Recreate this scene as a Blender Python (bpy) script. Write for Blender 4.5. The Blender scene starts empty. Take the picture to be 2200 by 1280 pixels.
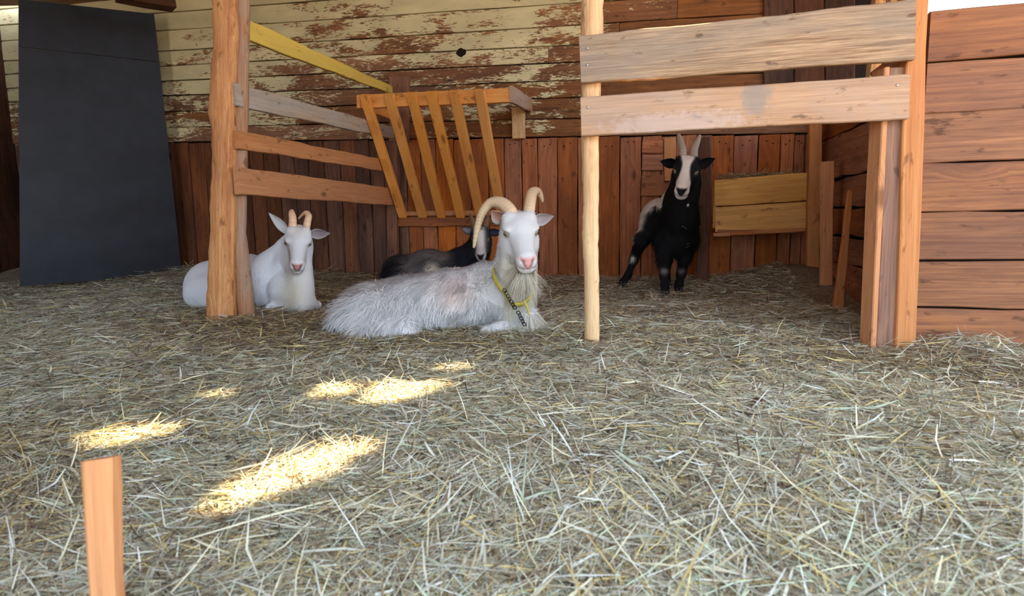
import bpy, bmesh, math, random
import numpy as np
from mathutils import Vector, Matrix

# ------------------------------------------------------------------ camera, sky, sun, exposure
scene = bpy.context.scene
FPX, CX, CY = 1282.0, 1100.0, 640.0
PITCH, ROLL, CAMH = math.radians(7.1), math.radians(-0.93), 0.5
cam_d = bpy.data.cameras.new('camera'); cam = bpy.data.objects.new('camera', cam_d)
scene.collection.objects.link(cam); scene.camera = cam
cam_d.sensor_fit = 'HORIZONTAL'; cam_d.sensor_width = 36.0; cam_d.lens = FPX / 2200.0 * 36.0
cam_d.clip_start = 0.02
CAM_R = Matrix.Rotation(math.pi / 2 - PITCH, 3, 'X') @ Matrix.Rotation(ROLL, 3, 'Z')
cam.matrix_world = Matrix.Translation((0, 0, CAMH)) @ CAM_R.to_4x4()
cam_d.dof.use_dof = True; cam_d.dof.focus_distance = 3.0; cam_d.dof.aperture_fstop = 5.6

world = bpy.data.worlds.new('sky'); scene.world = world; world.use_nodes = True
wn = world.node_tree.nodes; bg = wn['Background']
bg.inputs[0].default_value = (0.66, 0.82, 1.0, 1); bg.inputs[1].default_value = 4.4

SUN = Vector((0.62, 0.30, 0.80)).normalized()          # towards the sun
sd = bpy.data.lights.new('sun', 'SUN'); sd.energy = 30.0; sd.color = (1.0, 0.78, 0.44); sd.angle = math.radians(0.9)
so = bpy.data.objects.new('sun', sd); scene.collection.objects.link(so)
so.rotation_euler = SUN.to_track_quat('Z', 'Y').to_euler(); so.location = (4, 2, 6)

scene.view_settings.view_transform = 'Standard'; scene.view_settings.look = 'None'
scene.view_settings.gamma = 1.0; scene.view_settings.use_curve_mapping = False
scene.view_settings.exposure = 0.48

# ------------------------------------------------------------------ helpers
C = scene.collection
rng = np.random.default_rng(7); random.seed(7)
R3 = np.array(CAM_R)
def ray(px, py):
    d = R3 @ np.array([(px - CX) / FPX, -(py - CY) / FPX, -1.0]); return d
def P(px, py, Y):                       # the point at distance Y in front of the lens
    d = ray(px, py); t = Y / d[1]; return np.array([0, 0, CAMH]) + d * t
def GP(px, py, z=0.0):
    d = ray(px, py); t = (z - CAMH) / d[2]; return np.array([0, 0, CAMH]) + d * t
WA = math.radians(13.5)
U = np.array([math.cos(WA), -math.sin(WA), 0]); D = np.array([math.sin(WA), math.cos(WA), 0]); Z = np.array([0, 0, 1.0])
W0 = P(1250, 480, 5.1)
def PL(px, py, org, nrm):
    d = ray(px, py); o = np.array([0, 0, CAMH]); t = np.dot(org - o, nrm) / np.dot(d, nrm); return o + d * t
def W(px, py, off=0.0): return PL(px, py, W0 - D * off, D)
SIDE0 = W(1755, 480)                    # the back right corner
def S(px, py, off=0.0): return PL(px, py, SIDE0 - U * off, U)

def srgb(r, g, b, a=1):
    f = lambda c: (c / 255 / 12.92) if c / 255 <= 0.04045 else ((c / 255 + 0.055) / 1.055) ** 2.4
    return (f(r), f(g), f(b), a)

def sstep(a, b, x):
    t = np.clip((x - a) / (b - a), 0, 1); return t * t * (3 - 2 * t)
_ph = rng.uniform(0, 6.28, (14, 2)); _dr = rng.uniform(0, 6.28, 14); _fr = np.geomspace(1.6, 22, 14)
def wav(X, Y):
    s = 0
    for i in range(14):
        k = _fr[i]; s = s + np.sin(k * (X * math.cos(_dr[i]) + Y * math.sin(_dr[i])) + _ph[i, 0]) * (1.0 / k)
    return s
def HZ(X, Y):                           # height of the bedding
    X = np.asarray(X, float); Y = np.asarray(Y, float)
    dd = X * D[0] + Y * D[1]
    back = sstep(3.9, 5.5, dd)
    z = back * (0.05 + 0.12 * sstep(-0.6, -2.9, X))
    z = z + 0.13 * np.exp(-(((X - 2.15) / 0.42) ** 2 + ((Y - 4.45) / 0.55) ** 2))
    z = z + 0.05 * np.exp(-(((X - 1.75) / 0.25) ** 2 + ((Y - 2.6) / 0.7) ** 2))
    return z + 0.024 * wav(X, Y) * (1 - 0.5 * back)
def G(px, py, n=6):                     # pixel -> point on the bedding
    z = 0.0
    for _ in range(n):
        p = GP(px, py, z); z = float(HZ(p[0], p[1]))
    return np.array([p[0], p[1], z])

def link(o, parent=None):
    C.objects.link(o)
    if parent is not None: o.parent = parent
    return o
def tag(o, label=None, cat=None, group=None, kind=None):
    if label: o['label'] = label
    if cat: o['category'] = cat
    if group: o['group'] = group
    if kind: o['kind'] = kind
    return o
def empty(name, loc, label=None, cat=None, group=None, kind=None):
    o = bpy.data.objects.new(name, None); o.location = Vector(loc); o.empty_display_size = 0.1
    C.objects.link(o); return tag(o, label, cat, group, kind)
def origin_of(parent):
    v = np.zeros(3)
    while parent is not None:
        v = v + np.array(parent.location); parent = parent.parent
    return v
def mk(name, V, F, mat, parent=None, smooth=True, cols=None, loc=None):
    V = np.asarray(V, float); po = origin_of(parent)
    l = np.asarray(loc, float) if loc is not None else (po if parent is not None else V.mean(0))
    me = bpy.data.meshes.new(name)
    if isinstance(F, np.ndarray):
        n = len(F); k = F.shape[1]
        me.vertices.add(len(V)); me.vertices.foreach_set('co', (V - l).ravel())
        me.loops.add(n * k); me.loops.foreach_set('vertex_index', F.astype(np.int32).ravel())
        me.polygons.add(n); me.polygons.foreach_set('loop_start', np.arange(0, n * k, k, dtype=np.int32))
        me.update(calc_edges=True)
    else:
        me.from_pydata([tuple(v) for v in (V - l)], [], F); me.update()
    if smooth: me.polygons.foreach_set('use_smooth', np.ones(len(me.polygons), bool))
    if cols is not None:
        a = me.color_attributes.new('Col', 'FLOAT_COLOR', 'POINT')
        cc = np.ones((len(V), 4)); cc[:, :3] = cols; a.data.foreach_set('color', cc.ravel())
    if mat is not None: me.materials.append(mat)
    o = bpy.data.objects.new(name, me); o.location = Vector(l - po); return link(o, parent)

# ------------------------------------------------------------------ materials
def nodes_of(name):
    m = bpy.data.materials.new(name); m.use_nodes = True
    nt = m.node_tree; b = nt.nodes['Principled BSDF']; return m, nt, b
def N(nt, t, **kw):
    n = nt.nodes.new(t)
    for k, v in kw.items():
        if k.startswith('i_'): n.inputs[k[2:].replace('_', ' ')].default_value = v
        elif k[0] == 'n' and k[1:].isdigit(): n.inputs[int(k[1:])].default_value = v
        else: setattr(n, k, v)
    return n
def mixc(nt, fac, a, b, mode='MIX'):
    n = nt.nodes.new('ShaderNodeMix'); n.data_type = 'RGBA'; n.blend_type = mode
    for idx, v in ((0, fac), (6, a), (7, b)):
        if isinstance(v, (int, float, tuple)): n.inputs[idx].default_value = v
        else: nt.links.new(v, n.inputs[idx])
    return n.outputs[2]
def math_(nt, op, a, b=0.0, clamp=False):
    n = nt.nodes.new('ShaderNodeMath'); n.operation = op; n.use_clamp = clamp
    for i, v in ((0, a), (1, b)):
        if isinstance(v, (int, float)): n.inputs[i].default_value = v
        else: nt.links.new(v, n.inputs[i])
    return n.outputs[0]
def ramp(nt, src, stops):
    n = nt.nodes.new('ShaderNodeValToRGB'); e = n.color_ramp.elements
    while len(e) < len(stops): e.new(0.5)
    for i, (p, c) in enumerate(stops):
        e[i].position = p; e[i].color = c if isinstance(c, tuple) else (c, c, c, 1)
    nt.links.new(src, n.inputs[0]); return n.outputs[0]
def noise(nt, vec, scale, detail=5, rough=0.6, dist=0.0):
    n = nt.nodes.new('ShaderNodeTexNoise'); n.inputs['Scale'].default_value = scale
    n.inputs['Detail'].default_value = detail; n.inputs['Roughness'].default_value = rough
    n.inputs['Distortion'].default_value = dist
    nt.links.new(vec, n.inputs['Vector']); return n.outputs[0]
def mapping(nt, vec, sc):
    n = nt.nodes.new('ShaderNodeMapping'); n.inputs['Scale'].default_value = sc
    nt.links.new(vec, n.inputs['Vector']); return n.outputs[0]

def wood(name, light, dark, stain, stain_amt=0.5, jitter=0.25, knots=0.8, rough=0.75, grain=1.0, bump=0.35, paint=None, contrast=1.0, smears=()):
    m, nt, b = nodes_of(name)
    tc = N(nt, 'ShaderNodeTexCoord'); oi = N(nt, 'ShaderNodeObjectInfo')
    off = N(nt, 'ShaderNodeCombineXYZ')
    r1 = math_(nt, 'MULTIPLY', oi.outputs['Random'], 31.7); r2 = math_(nt, 'MULTIPLY', oi.outputs['Random'], 77.3)
    nt.links.new(r1, off.inputs[0]); nt.links.new(r2, off.inputs[1]); nt.links.new(r1, off.inputs[2])
    av = N(nt, 'ShaderNodeVectorMath', operation='ADD'); nt.links.new(tc.outputs['Object'], av.inputs[0]); nt.links.new(off.outputs[0], av.inputs[1])
    v = av.outputs[0]
    # knots
    kv = mapping(nt, v, (3.0, 8.0, 8.0))
    vo = N(nt, 'ShaderNodeTexVoronoi'); vo.inputs['Scale'].default_value = 1.0; nt.links.new(kv, vo.inputs['Vector'])
    kd = vo.outputs['Distance']
    sep = N(nt, 'ShaderNodeSeparateColor'); nt.links.new(vo.outputs['Color'], sep.inputs[0])
    pres = math_(nt, 'GREATER_THAN', sep.outputs[0], 1.0 - 0.45 * knots)
    kmask = math_(nt, 'MULTIPLY', ramp(nt, kd, [(0.08, 1.0), (0.17, 0.0)]), pres)
    kwarp = math_(nt, 'MULTIPLY', ramp(nt, kd, [(0.0, 1.0), (0.42, 0.0)]), pres)
    # grain
    wv = N(nt, 'ShaderNodeCombineXYZ'); nt.links.new(math_(nt, 'MULTIPLY', kwarp, 0.05), wv.inputs[1])
    av2 = N(nt, 'ShaderNodeVectorMath', operation='ADD'); nt.links.new(v, av2.inputs[0]); nt.links.new(wv.outputs[0], av2.inputs[1])
    g1 = noise(nt, mapping(nt, av2.outputs[0], (1.3 * grain, 48 * grain, 48 * grain)), 1.0, 7, 0.68, 0.5)
    g2 = noise(nt, mapping(nt, av2.outputs[0], (5 * grain, 150 * grain, 150 * grain)), 1.0, 3, 0.6)
    g = math_(nt, 'ADD', math_(nt, 'MULTIPLY', g1, 0.6), math_(nt, 'MULTIPLY', g2, 0.4))
    lo, hi = 0.5 - 0.16 / contrast, 0.5 + 0.14 / contrast
    col = ramp(nt, g, [(lo, dark), (hi, light)])
    st = ramp(nt, noise(nt, mapping(nt, v, (1.3, 4.5, 4.5)), 1.0, 5, 0.65, 0.4), [(0.40, 0.0), (0.62, 1.0)])
    col = mixc(nt, math_(nt, 'MULTIPLY', st, stain_amt), col, stain)
    sp = ramp(nt, noise(nt, mapping(nt, v, (9, 22, 22)), 1.0, 3, 0.6), [(0.62, 0.0), (0.70, 1.0)])
    col = mixc(nt, math_(nt, 'MULTIPLY', sp, 0.65), col, tuple(c * 0.35 for c in dark[:3]) + (1,))
    col = mixc(nt, math_(nt, 'MULTIPLY', kmask, 0.75), col, tuple(c * 0.3 for c in dark[:3]) + (1,))
    for (mx, my, rx, ry, mc, ma) in smears:          # scuffed marks on the board face
        mp = N(nt, 'ShaderNodeMapping'); mp.inputs['Location'].default_value = (-mx / rx, -my / ry, 0); mp.inputs['Scale'].default_value = (1 / rx, 1 / ry, 0)
        nt.links.new(tc.outputs['Object'], mp.inputs['Vector'])
        ln = N(nt, 'ShaderNodeVectorMath', operation='LENGTH'); nt.links.new(mp.outputs[0], ln.inputs[0])
        dd_ = math_(nt, 'ADD', ln.outputs['Value'], math_(nt, 'MULTIPLY', math_(nt, 'SUBTRACT', noise(nt, v, 30.0, 4, 0.7), 0.5), 1.6))
        col = mixc(nt, math_(nt, 'MULTIPLY', ramp(nt, dd_, [(0.55, 1.0), (1.0, 0.0)]), ma), col, mc)
    hsv = N(nt, 'ShaderNodeHueSaturation'); nt.links.new(col, hsv.inputs['Color'])
    vj = math_(nt, 'ADD', math_(nt, 'MULTIPLY', oi.outputs['Random'], jitter * 2), 1 - jitter)
    nt.links.new(vj, hsv.inputs['Value'])
    fr = N(nt, 'ShaderNodeMath', operation='FRACT'); nt.links.new(r2, fr.inputs[0])
    nt.links.new(math_(nt, 'ADD', math_(nt, 'MULTIPLY', fr.outputs[0], jitter), 1 - jitter / 2), hsv.inputs['Saturation'])
    col = hsv.outputs[0]; h = g
    if paint is not None:
        pc, cover = paint
        geo = N(nt, 'ShaderNodeNewGeometry')
        du = N(nt, 'ShaderNodeVectorMath', operation='DOT_PRODUCT'); nt.links.new(geo.outputs['Position'], du.inputs[0]); du.inputs[1].default_value = tuple(U)
        sx = N(nt, 'ShaderNodeSeparateXYZ'); nt.links.new(geo.outputs['Position'], sx.inputs[0])
        cu = N(nt, 'ShaderNodeFloatCurve'); nt.links.new(math_(nt, 'DIVIDE', math_(nt, 'ADD', du.outputs['Value'], 5.0), 8.0), cu.inputs['Value'])
        cv = cu.mapping.curves[0]
        cv.points[0].location = (0.0, cover[0][1]); cv.points[1].location = (1.0, cover[-1][1])
        for (x, y) in cover[1:-1]: cv.points.new((x + 5) / 8.0, y)
        cu.mapping.update()
        zc = math_(nt, 'MULTIPLY', math_(nt, 'SUBTRACT', sx.outputs[2], 1.85), 0.1)
        f1 = noise(nt, mapping(nt, v, (3.0, 9.0, 9.0)), 1.0, 6, 0.68, 0.3)
        f2 = noise(nt, mapping(nt, v, (18, 90, 90)), 1.0, 4, 0.7, 0.5)
        f3 = noise(nt, mapping(nt, v, (1.0, 1.6, 1.6)), 1.0, 2, 0.5)
        f = math_(nt, 'ADD', math_(nt, 'MULTIPLY', f1, 0.45), math_(nt, 'ADD', math_(nt, 'MULTIPLY', f2, 0.35), math_(nt, 'MULTIPLY', f3, 0.2)))
        f = math_(nt, 'ADD', f, math_(nt, 'ADD', zc, math_(nt, 'SUBTRACT', cu.outputs[0], 0.5)))
        pm = ramp(nt, f, [(0.505, 0.0), (0.52, 1.0)])
        pcol = mixc(nt, ramp(nt, noise(nt, mapping(nt, v, (2, 5, 5)), 1.0, 4, 0.6), [(0.35, 0.0), (0.7, 1.0)]), pc, tuple(c * 0.72 for c in pc[:3]) + (1,))
        col = mixc(nt, pm, col, pcol); h = math_(nt, 'ADD', math_(nt, 'MULTIPLY', g, 0.6), math_(nt, 'MULTIPLY', pm, 0.5))
    nt.links.new(col, b.inputs['Base Color']); b.inputs['Roughness'].default_value = rough
    b.inputs['Specular IOR Level'].default_value = 0.25
    bp = N(nt, 'ShaderNodeBump'); bp.inputs['Strength'].default_value = bump; bp.inputs['Distance'].default_value = 0.004
    nt.links.new(h, bp.inputs['Height']); nt.links.new(bp.outputs[0], b.inputs['Normal'])
    return m

def plain(name, col, rough=0.7, var=0.15, scale=30, metal=0.0, spec=0.3):
    m, nt, b = nodes_of(name)
    tc = N(nt, 'ShaderNodeTexCoord'); n = noise(nt, tc.outputs['Object'], scale, 4, 0.6)
    c2 = tuple(c * (1 - var * 2) for c in col[:3]) + (1,)
    nt.links.new(ramp(nt, n, [(0.3, c2), (0.7, col)]), b.inputs['Base Color'])
    b.inputs['Roughness'].default_value = rough; b.inputs['Metallic'].default_value = metal
    b.inputs['Specular IOR Level'].default_value = spec
    return m
def attrmat(name, rough=0.8, sheen=0.0, trans=0.0, spec=0.15, bump=0.0, bscale=160.0):
    m, nt, b = nodes_of(name)
    a = N(nt, 'ShaderNodeAttribute', attribute_name='Col')
    nt.links.new(a.outputs['Color'], b.inputs['Base Color']); b.inputs['Roughness'].default_value = rough
    b.inputs['Specular IOR Level'].default_value = spec
    if bump:
        tc = N(nt, 'ShaderNodeTexCoord'); n = noise(nt, mapping(nt, tc.outputs['Object'], (0.5, 0.5, 0.25)), bscale, 5, 0.65)
        bp = N(nt, 'ShaderNodeBump'); bp.inputs['Strength'].default_value = bump; bp.inputs['Distance'].default_value = 0.006
        nt.links.new(n, bp.inputs['Height']); nt.links.new(bp.outputs[0], b.inputs['Normal'])
    if trans:
        t = N(nt, 'ShaderNodeBsdfTranslucent'); nt.links.new(a.outputs['Color'], t.inputs[0])
        mx = N(nt, 'ShaderNodeMixShader'); mx.inputs[0].default_value = trans
        nt.links.new(b.outputs[0], mx.inputs[1]); nt.links.new(t.outputs[0], mx.inputs[2])
        nt.links.new(mx.outputs[0], nt.nodes['Material Output'].inputs[0])
    return m

PAINT = srgb(228, 212, 166)
M = dict(
    siding=wood('peeling_paint_siding', srgb(168, 112, 70), srgb(104, 66, 42), srgb(80, 52, 38), 0.5, 0.16, 0.7,
                paint=(PAINT, [(-5, 0.545), (-3.6, 0.54), (-2.9, 0.495), (-2.3, 0.492), (-1.7, 0.512), (-1.0, 0.508), (-0.65, 0.475), (-0.35, 0.40), (0.1, 0.37), (3, 0.34)])),
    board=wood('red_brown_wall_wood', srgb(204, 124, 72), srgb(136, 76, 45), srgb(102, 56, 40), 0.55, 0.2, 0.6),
    side=wood('dark_brown_partition_wood', srgb(190, 114, 66), srgb(118, 68, 42), srgb(78, 48, 36), 0.55, 0.22, 0.6),
    post=wood('hewn_orange_post_wood', srgb(226, 164, 106), srgb(166, 102, 58), srgb(142, 86, 54), 0.5, 0.1, 1.0, contrast=1.2),
    boardshade=wood('shade_dark_wall_wood', srgb(138, 86, 56), srgb(84, 50, 34), srgb(56, 34, 26), 0.65, 0.22, 0.6),  # darker wall wood with the shade at the left painted in
    purple=wood('purple_brown_post_wood', srgb(150, 112, 92), srgb(102, 72, 60), srgb(206, 160, 106), 0.35, 0.04, 0.5),
    pale=wood('pale_peeled_post_wood', srgb(232, 182, 128), srgb(188, 130, 80), srgb(242, 214, 164), 0.4, 0.08, 1.0, contrast=1.4),
    slab=wood('weathered_slab_wood', srgb(190, 138, 96), srgb(140, 92, 60), srgb(176, 168, 156), 0.5, 0.1, 0.8),
    yellow=wood('yellow_painted_wood', srgb(226, 190, 86), srgb(206, 168, 70), srgb(176, 140, 62), 0.35, 0.05, 0.3, contrast=0.7),
    grey=wood('grey_weathered_rail_wood', srgb(186, 160, 132), srgb(138, 112, 88), srgb(158, 152, 146), 0.5, 0.08, 0.5),
    rail=wood('orange_rail_wood', srgb(212, 146, 92), srgb(166, 104, 62), srgb(180, 116, 72), 0.4, 0.12, 0.8),
    pine=wood('orange_pine', srgb(240, 166, 84), srgb(216, 136, 60), srgb(200, 118, 50), 0.35, 0.07, 0.9, contrast=0.8, rough=0.55),
    rough_=wood('rough_grey_brown_rail_wood', srgb(192, 158, 124), srgb(122, 92, 68), srgb(132, 122, 112), 0.55, 0.05, 0.6, contrast=1.4, bump=0.6, grain=1.7),
    smooth_=wood('light_brown_rail_wood', srgb(206, 164, 128), srgb(160, 118, 88), srgb(172, 152, 140), 0.5, 0.05, 0.6, smears=((0.63, 0.03, 0.065, 0.075, srgb(134, 130, 128), 0.6), (0.36, -0.045, 0.3, 0.05, srgb(206, 186, 178), 0.4))),
    trough=wood('yellow_tan_trough_wood', srgb(240, 188, 104), srgb(210, 150, 76), srgb(166, 112, 58), 0.35, 0.1, 0.7),
    olddark=wood('dark_old_post_wood', srgb(110, 70, 48), srgb(62, 40, 30), srgb(40, 28, 24), 0.6, 0.15, 0.5),
    brown=wood('brown_post_wood', srgb(176, 116, 74), srgb(116, 74, 52), srgb(96, 66, 58), 0.55, 0.15, 0.6),
    panel=plain('dark_blue_black_panel', srgb(39, 39, 47), 0.45, 0.25, 5),
    backing=plain('black_gap', srgb(30, 20, 15), 0.9),
    roof=wood('roof_wood', srgb(170, 120, 80), srgb(110, 72, 48), srgb(90, 60, 42), 0.5),
    steel=plain('zinc_screw', srgb(190, 190, 195), 0.35, 0.1, 50, 0.9),
    chain=plain('dull_steel', srgb(90, 88, 88), 0.4, 0.3, 60, 0.8),
    strap=plain('yellow_strap', srgb(218, 196, 84), 0.6, 0.15, 80),
    eye=plain('amber_eye', srgb(158, 144, 116), 0.15, 0.2, 90, 0, 0.6),
    pupil=plain('black_pupil', srgb(14, 12, 12), 0.1, 0.0, 10, 0, 0.6),
    hoof=plain('dark_hoof', srgb(48, 42, 40), 0.6, 0.2, 60),
    bark=plain('brown_bark', srgb(104, 70, 48), 0.9, 0.3, 90),
    hide=attrmat('goat_hide', 0.85, bump=0.6), fur=attrmat('goat_hair', 0.7, trans=0.25), horn=attrmat('horn', 0.5, spec=0.35, bump=0.25, bscale=220),
    ear=attrmat('goat_ear', 0.8, trans=0.2), straw=attrmat('straw_blade', 0.65, trans=0.2, spec=0.25),
)
# floor under the straw: trampled hay and dirt
def floor_mat():
    m, nt, b = nodes_of('trampled_hay'); tc = N(nt, 'ShaderNodeTexCoord'); v = tc.outputs['Object']
    n1 = noise(nt, v, 3.0, 6, 0.65); n2 = noise(nt, v, 60.0, 5, 0.7, 0.8)
    c = ramp(nt, n2, [(0.3, srgb(70, 58, 44)), (0.5, srgb(132, 116, 90)), (0.7, srgb(178, 164, 132))])
    c = mixc(nt, ramp(nt, n1, [(0.4, 0.0), (0.7, 0.6)]), c, srgb(84, 68, 50))
    nt.links.new(c, b.inputs['Base Color']); b.inputs['Roughness'].default_value = 0.9
    bp = N(nt, 'ShaderNodeBump'); bp.inputs['Strength'].default_value = 0.8; bp.inputs['Distance'].default_value = 0.01
    nt.links.new(n2, bp.inputs['Height']); nt.links.new(bp.outputs[0], b.inputs['Normal']); return m
M['floor'] = floor_mat()

# ------------------------------------------------------------------ planks
def plank(name, A, B, width, thick, face, mat, parent=None, wob=0.004, nseg=None, seed=None, w2=None, ch=0.004, widthdir=None, bow=0.0, loc=None):
    """a board whose centre line runs A -> B; `face` is the direction its broad side looks"""
    A = np.asarray(A, float); B = np.asarray(B, float); L = np.linalg.norm(B - A); x = (B - A) / L
    f = np.asarray(face, float); f = f - x * f.dot(x); f /= np.linalg.norm(f); y = np.cross(f, x)
    r = np.random.default_rng(seed if seed is not None else int(rng.integers(1 << 30)))
    n = nseg or max(2, min(14, int(L / 0.14)))
    w2 = width if w2 is None else w2
    t = np.linspace(0, 1, n + 1); V = []
    pt = r.uniform(0, 6.28, 6)
    for i, s in enumerate(t):
        w = width + (w2 - width) * s
        up = w / 2 + wob * (math.sin(7 * s * L + pt[0]) * 0.6 + math.sin(19 * s * L + pt[1]) * 0.4 + r.normal() * 0.25)
        dn = -w / 2 + wob * (math.sin(6 * s * L + pt[2]) * 0.6 + math.sin(17 * s * L + pt[3]) * 0.4 + r.normal() * 0.25)
        bz = bow * (4 * s * (1 - s)); h = thick / 2; c = min(ch, thick * 0.3, w * 0.3)
        for (a, b) in ((dn + c, -h), (up - c, -h), (up, -h + c), (up, h - c), (up - c, h), (dn + c, h), (dn, h - c), (dn, -h + c)):
            V.append((s * L, a + bz, b))
    F = []
    for i in range(n):
        for k in range(8):
            a = i * 8 + k; b = i * 8 + (k + 1) % 8; F.append((a, b, b + 8, a + 8)[::-1])
    F.append(tuple(range(8))[::-1][::-1]); F.append(tuple(range(n * 8, n * 8 + 8))[::-1])
    F = [tuple(q) for q in F]
    me = bpy.data.meshes.new(name); me.from_pydata(V, [], F); me.update()
    bm = bmesh.new(); bm.from_mesh(me); bmesh.ops.recalc_face_normals(bm, faces=bm.faces); bm.to_mesh(me); bm.free()
    me.materials.append(mat)
    o = bpy.data.objects.new(name, me); C.objects.link(o)
    mw = Matrix(((x[0], y[0], f[0], A[0]), (x[1], y[1], f[1], A[1]), (x[2], y[2], f[2], A[2]), (0, 0, 0, 1)))
    if parent is not None:
        o.parent = parent; po = origin_of(parent); mw = Matrix.Translation(Vector(-po)) @ mw
    o.matrix_local = mw; o.matrix_basis = mw
    return o
def edgeplank(name, tl, tr, br, bl, thick, face, mat, parent=None, **kw):
    tl, tr, br, bl = (np.asarray(q) for q in (tl, tr, br, bl)); 
    return plank(name, (tl + bl) / 2, (tr + br) / 2, np.linalg.norm(tl - bl), thick, face, mat, parent, w2=np.linalg.norm(tr - br), **kw)
def log(name, pts, radii, mat, parent=None, nside=14, rough=0.06, seed=1, squash=None, loc=None):
    """hewn log: rings along pts, faceted and uneven"""
    r = np.random.default_rng(seed); pts = np.asarray(pts, float); V = []
    # resample
    s = np.linspace(0, len(pts) - 1, (len(pts) - 1) * 8 + 1)
    pp = np.array([[np.interp(q, range(len(pts)), pts[:, k]) for k in range(3)] for q in s]); rr = np.interp(s, range(len(pts)), radii)
    fac = 1 + rough * r.normal(size=nside); 
    for i in range(len(pp)):
        j = 1 + 0.3 * rough * r.normal(size=nside)
        fac = 1 + (fac - 1) * 0.9 + 0.4 * rough * r.normal(size=nside) * 0.5
        for k in range(nside):
            a = 2 * math.pi * k / nside
            dx, dy = math.cos(a) * rr[i] * fac[k] * j[k], math.sin(a) * rr[i] * fac[k] * j[k]
            if squash: dx *= squash[0]; dy *= squash[1]
            V.append(pp[i] + U * dx + D * dy)
    n = len(pp); F = []
    for i in range(n - 1):
        for k in range(nside):
            a = i * nside + k; b = i * nside + (k + 1) % nside; F.append((a, b, b + nside, a + nside))
    F.append(tuple(range(nside))[::-1]); F.append(tuple(range((n - 1) * nside, n * nside)))
    # local frame with X along the log so the grain runs lengthwise
    A = pp[0]; x = (pp[-1] - A); x /= np.linalg.norm(x); f = -D - x * (-D).dot(x); f /= np.linalg.norm(f); y = np.cross(f, x)
    Rm = np.stack([x, y, f], 1); Vl = (np.array(V) - A) @ Rm
    me = bpy.data.meshes.new(name); me.from_pydata([tuple(q) for q in Vl], [], F); me.update()
    me.polygons.foreach_set('use_smooth', np.ones(len(me.polygons), bool)); me.materials.append(mat)
    o = bpy.data.objects.new(name, me); C.objects.link(o)
    mw = Matrix(((x[0], y[0], f[0], A[0]), (x[1], y[1], f[1], A[1]), (x[2], y[2], f[2], A[2]), (0, 0, 0, 1)))
    if parent is not None: o.parent = parent; mw = Matrix.Translation(Vector(-origin_of(parent))) @ mw
    o.matrix_basis = mw
    return o
def boxmesh(name, lo, hi, mat, parent=None, ax=(U, D, Z), org=np.zeros(3)):
    V = [org + ax[0] * a + ax[1] * b + ax[2] * c for c in (lo[2], hi[2]) for b in (lo[1], hi[1]) for a in (lo[0], hi[0])]
    F = [(0, 2, 3, 1), (4, 5, 7, 6), (0, 1, 5, 4), (2, 6, 7, 3), (0, 4, 6, 2), (1, 3, 7, 5)]
    return mk(name, V, F, mat, parent, smooth=False, loc=np.mean(V, 0) if parent is None else None)

# ------------------------------------------------------------------ structure: floor, walls, roof
def build_floor():
    ys = np.concatenate([np.linspace(-3.0, 0.5, 24), np.linspace(0.55, 6.4, 130)])
    xs = np.linspace(-5.2, 4.6, 180)
    Xg, Yg = np.meshgrid(xs, ys); V = np.stack([Xg, Yg, HZ(Xg, Yg) - 0.012], -1).reshape(-1, 3)
    nx, ny = len(xs), len(ys); i = np.arange(ny - 1)[:, None] * nx + np.arange(nx - 1)[None]
    F = np.stack([i, i + 1, i + 1 + nx, i + nx], -1).reshape(-1, 4)
    tag(mk('floor', V, F, M['floor'], loc=(0, 0, 0)), 'trampled hay and dirt floor of the goat stall', 'floor', kind='structure')
    # yard outside
    V = [(-30, -30, -0.12), (30, -30, -0.12), (30, 30, -0.12), (-30, 30, -0.12)]
    tag(mk('yard_ground', V, [(0, 1, 2, 3)], plain('yard_dirt', srgb(160, 144, 118), 0.95, 0.12, 3), smooth=False), 'bare tan dirt yard outside the barn', 'ground', kind='structure')
build_floor()

wc = W0 + D * 0.06
wall = boxmesh('wall_back', (-8.0, 0.0, -0.1), (2.25, 0.04, 3.0), M['backing'], org=np.array([wc[0], wc[1], 0.0]))
tag(wall, 'old back wall of the goat barn with boards', 'wall', kind='structure')
# upper horizontal siding: joints measured at two stations of the wall
yl = [304, 271, 235, 200, 167, 134, 100, 55, 15, -24, -62, -100]
yr = [294, 255, 210, 173, 134, 97, 55.5, 8, -40, -86, -132, -176]
def line_at(k, u):                      # joint k of the wall in plane coords, extended to u
    a = W(540, yl[k]); b = W(1250, yr[k]); ua, ub = a.dot(U), b.dot(U)
    t = (u - ua) / (ub - ua); return a + (b - a) * t
u0, u1 = W(52, 480).dot(U) + 0.012, W(1800, 300).dot(U)
joints = {7: [1453], 6: [1453], 5: [1330], 4: [1180], 3: [1449], 2: [980], 8: [1452, 870], 1: [640], 0: [1290, 870], 9: [700], 10: [1100]}
for k in range(len(yl) - 1):
    us = [u0] + sorted(W(j, 150).dot(U) for j in joints.get(k, [])) + [u1]
    for a, b in zip(us[:-1], us[1:]):
        dz = rng.uniform(-0.003, 0.006)
        off = -D * (0.012 + dz)
        tl, tr, bl, br = (line_at(k + 1, a), line_at(k + 1, b), line_at(k, a), line_at(k, b))
        g = Z * 0.004
        ex = U * 0.002
        edgeplank('siding_board', tl - g + off + ex, tr - g + off - ex, br + g + off - ex, bl + g + off + ex, 0.03, -D, M['siding'], wall, wob=0.0025)
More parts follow.
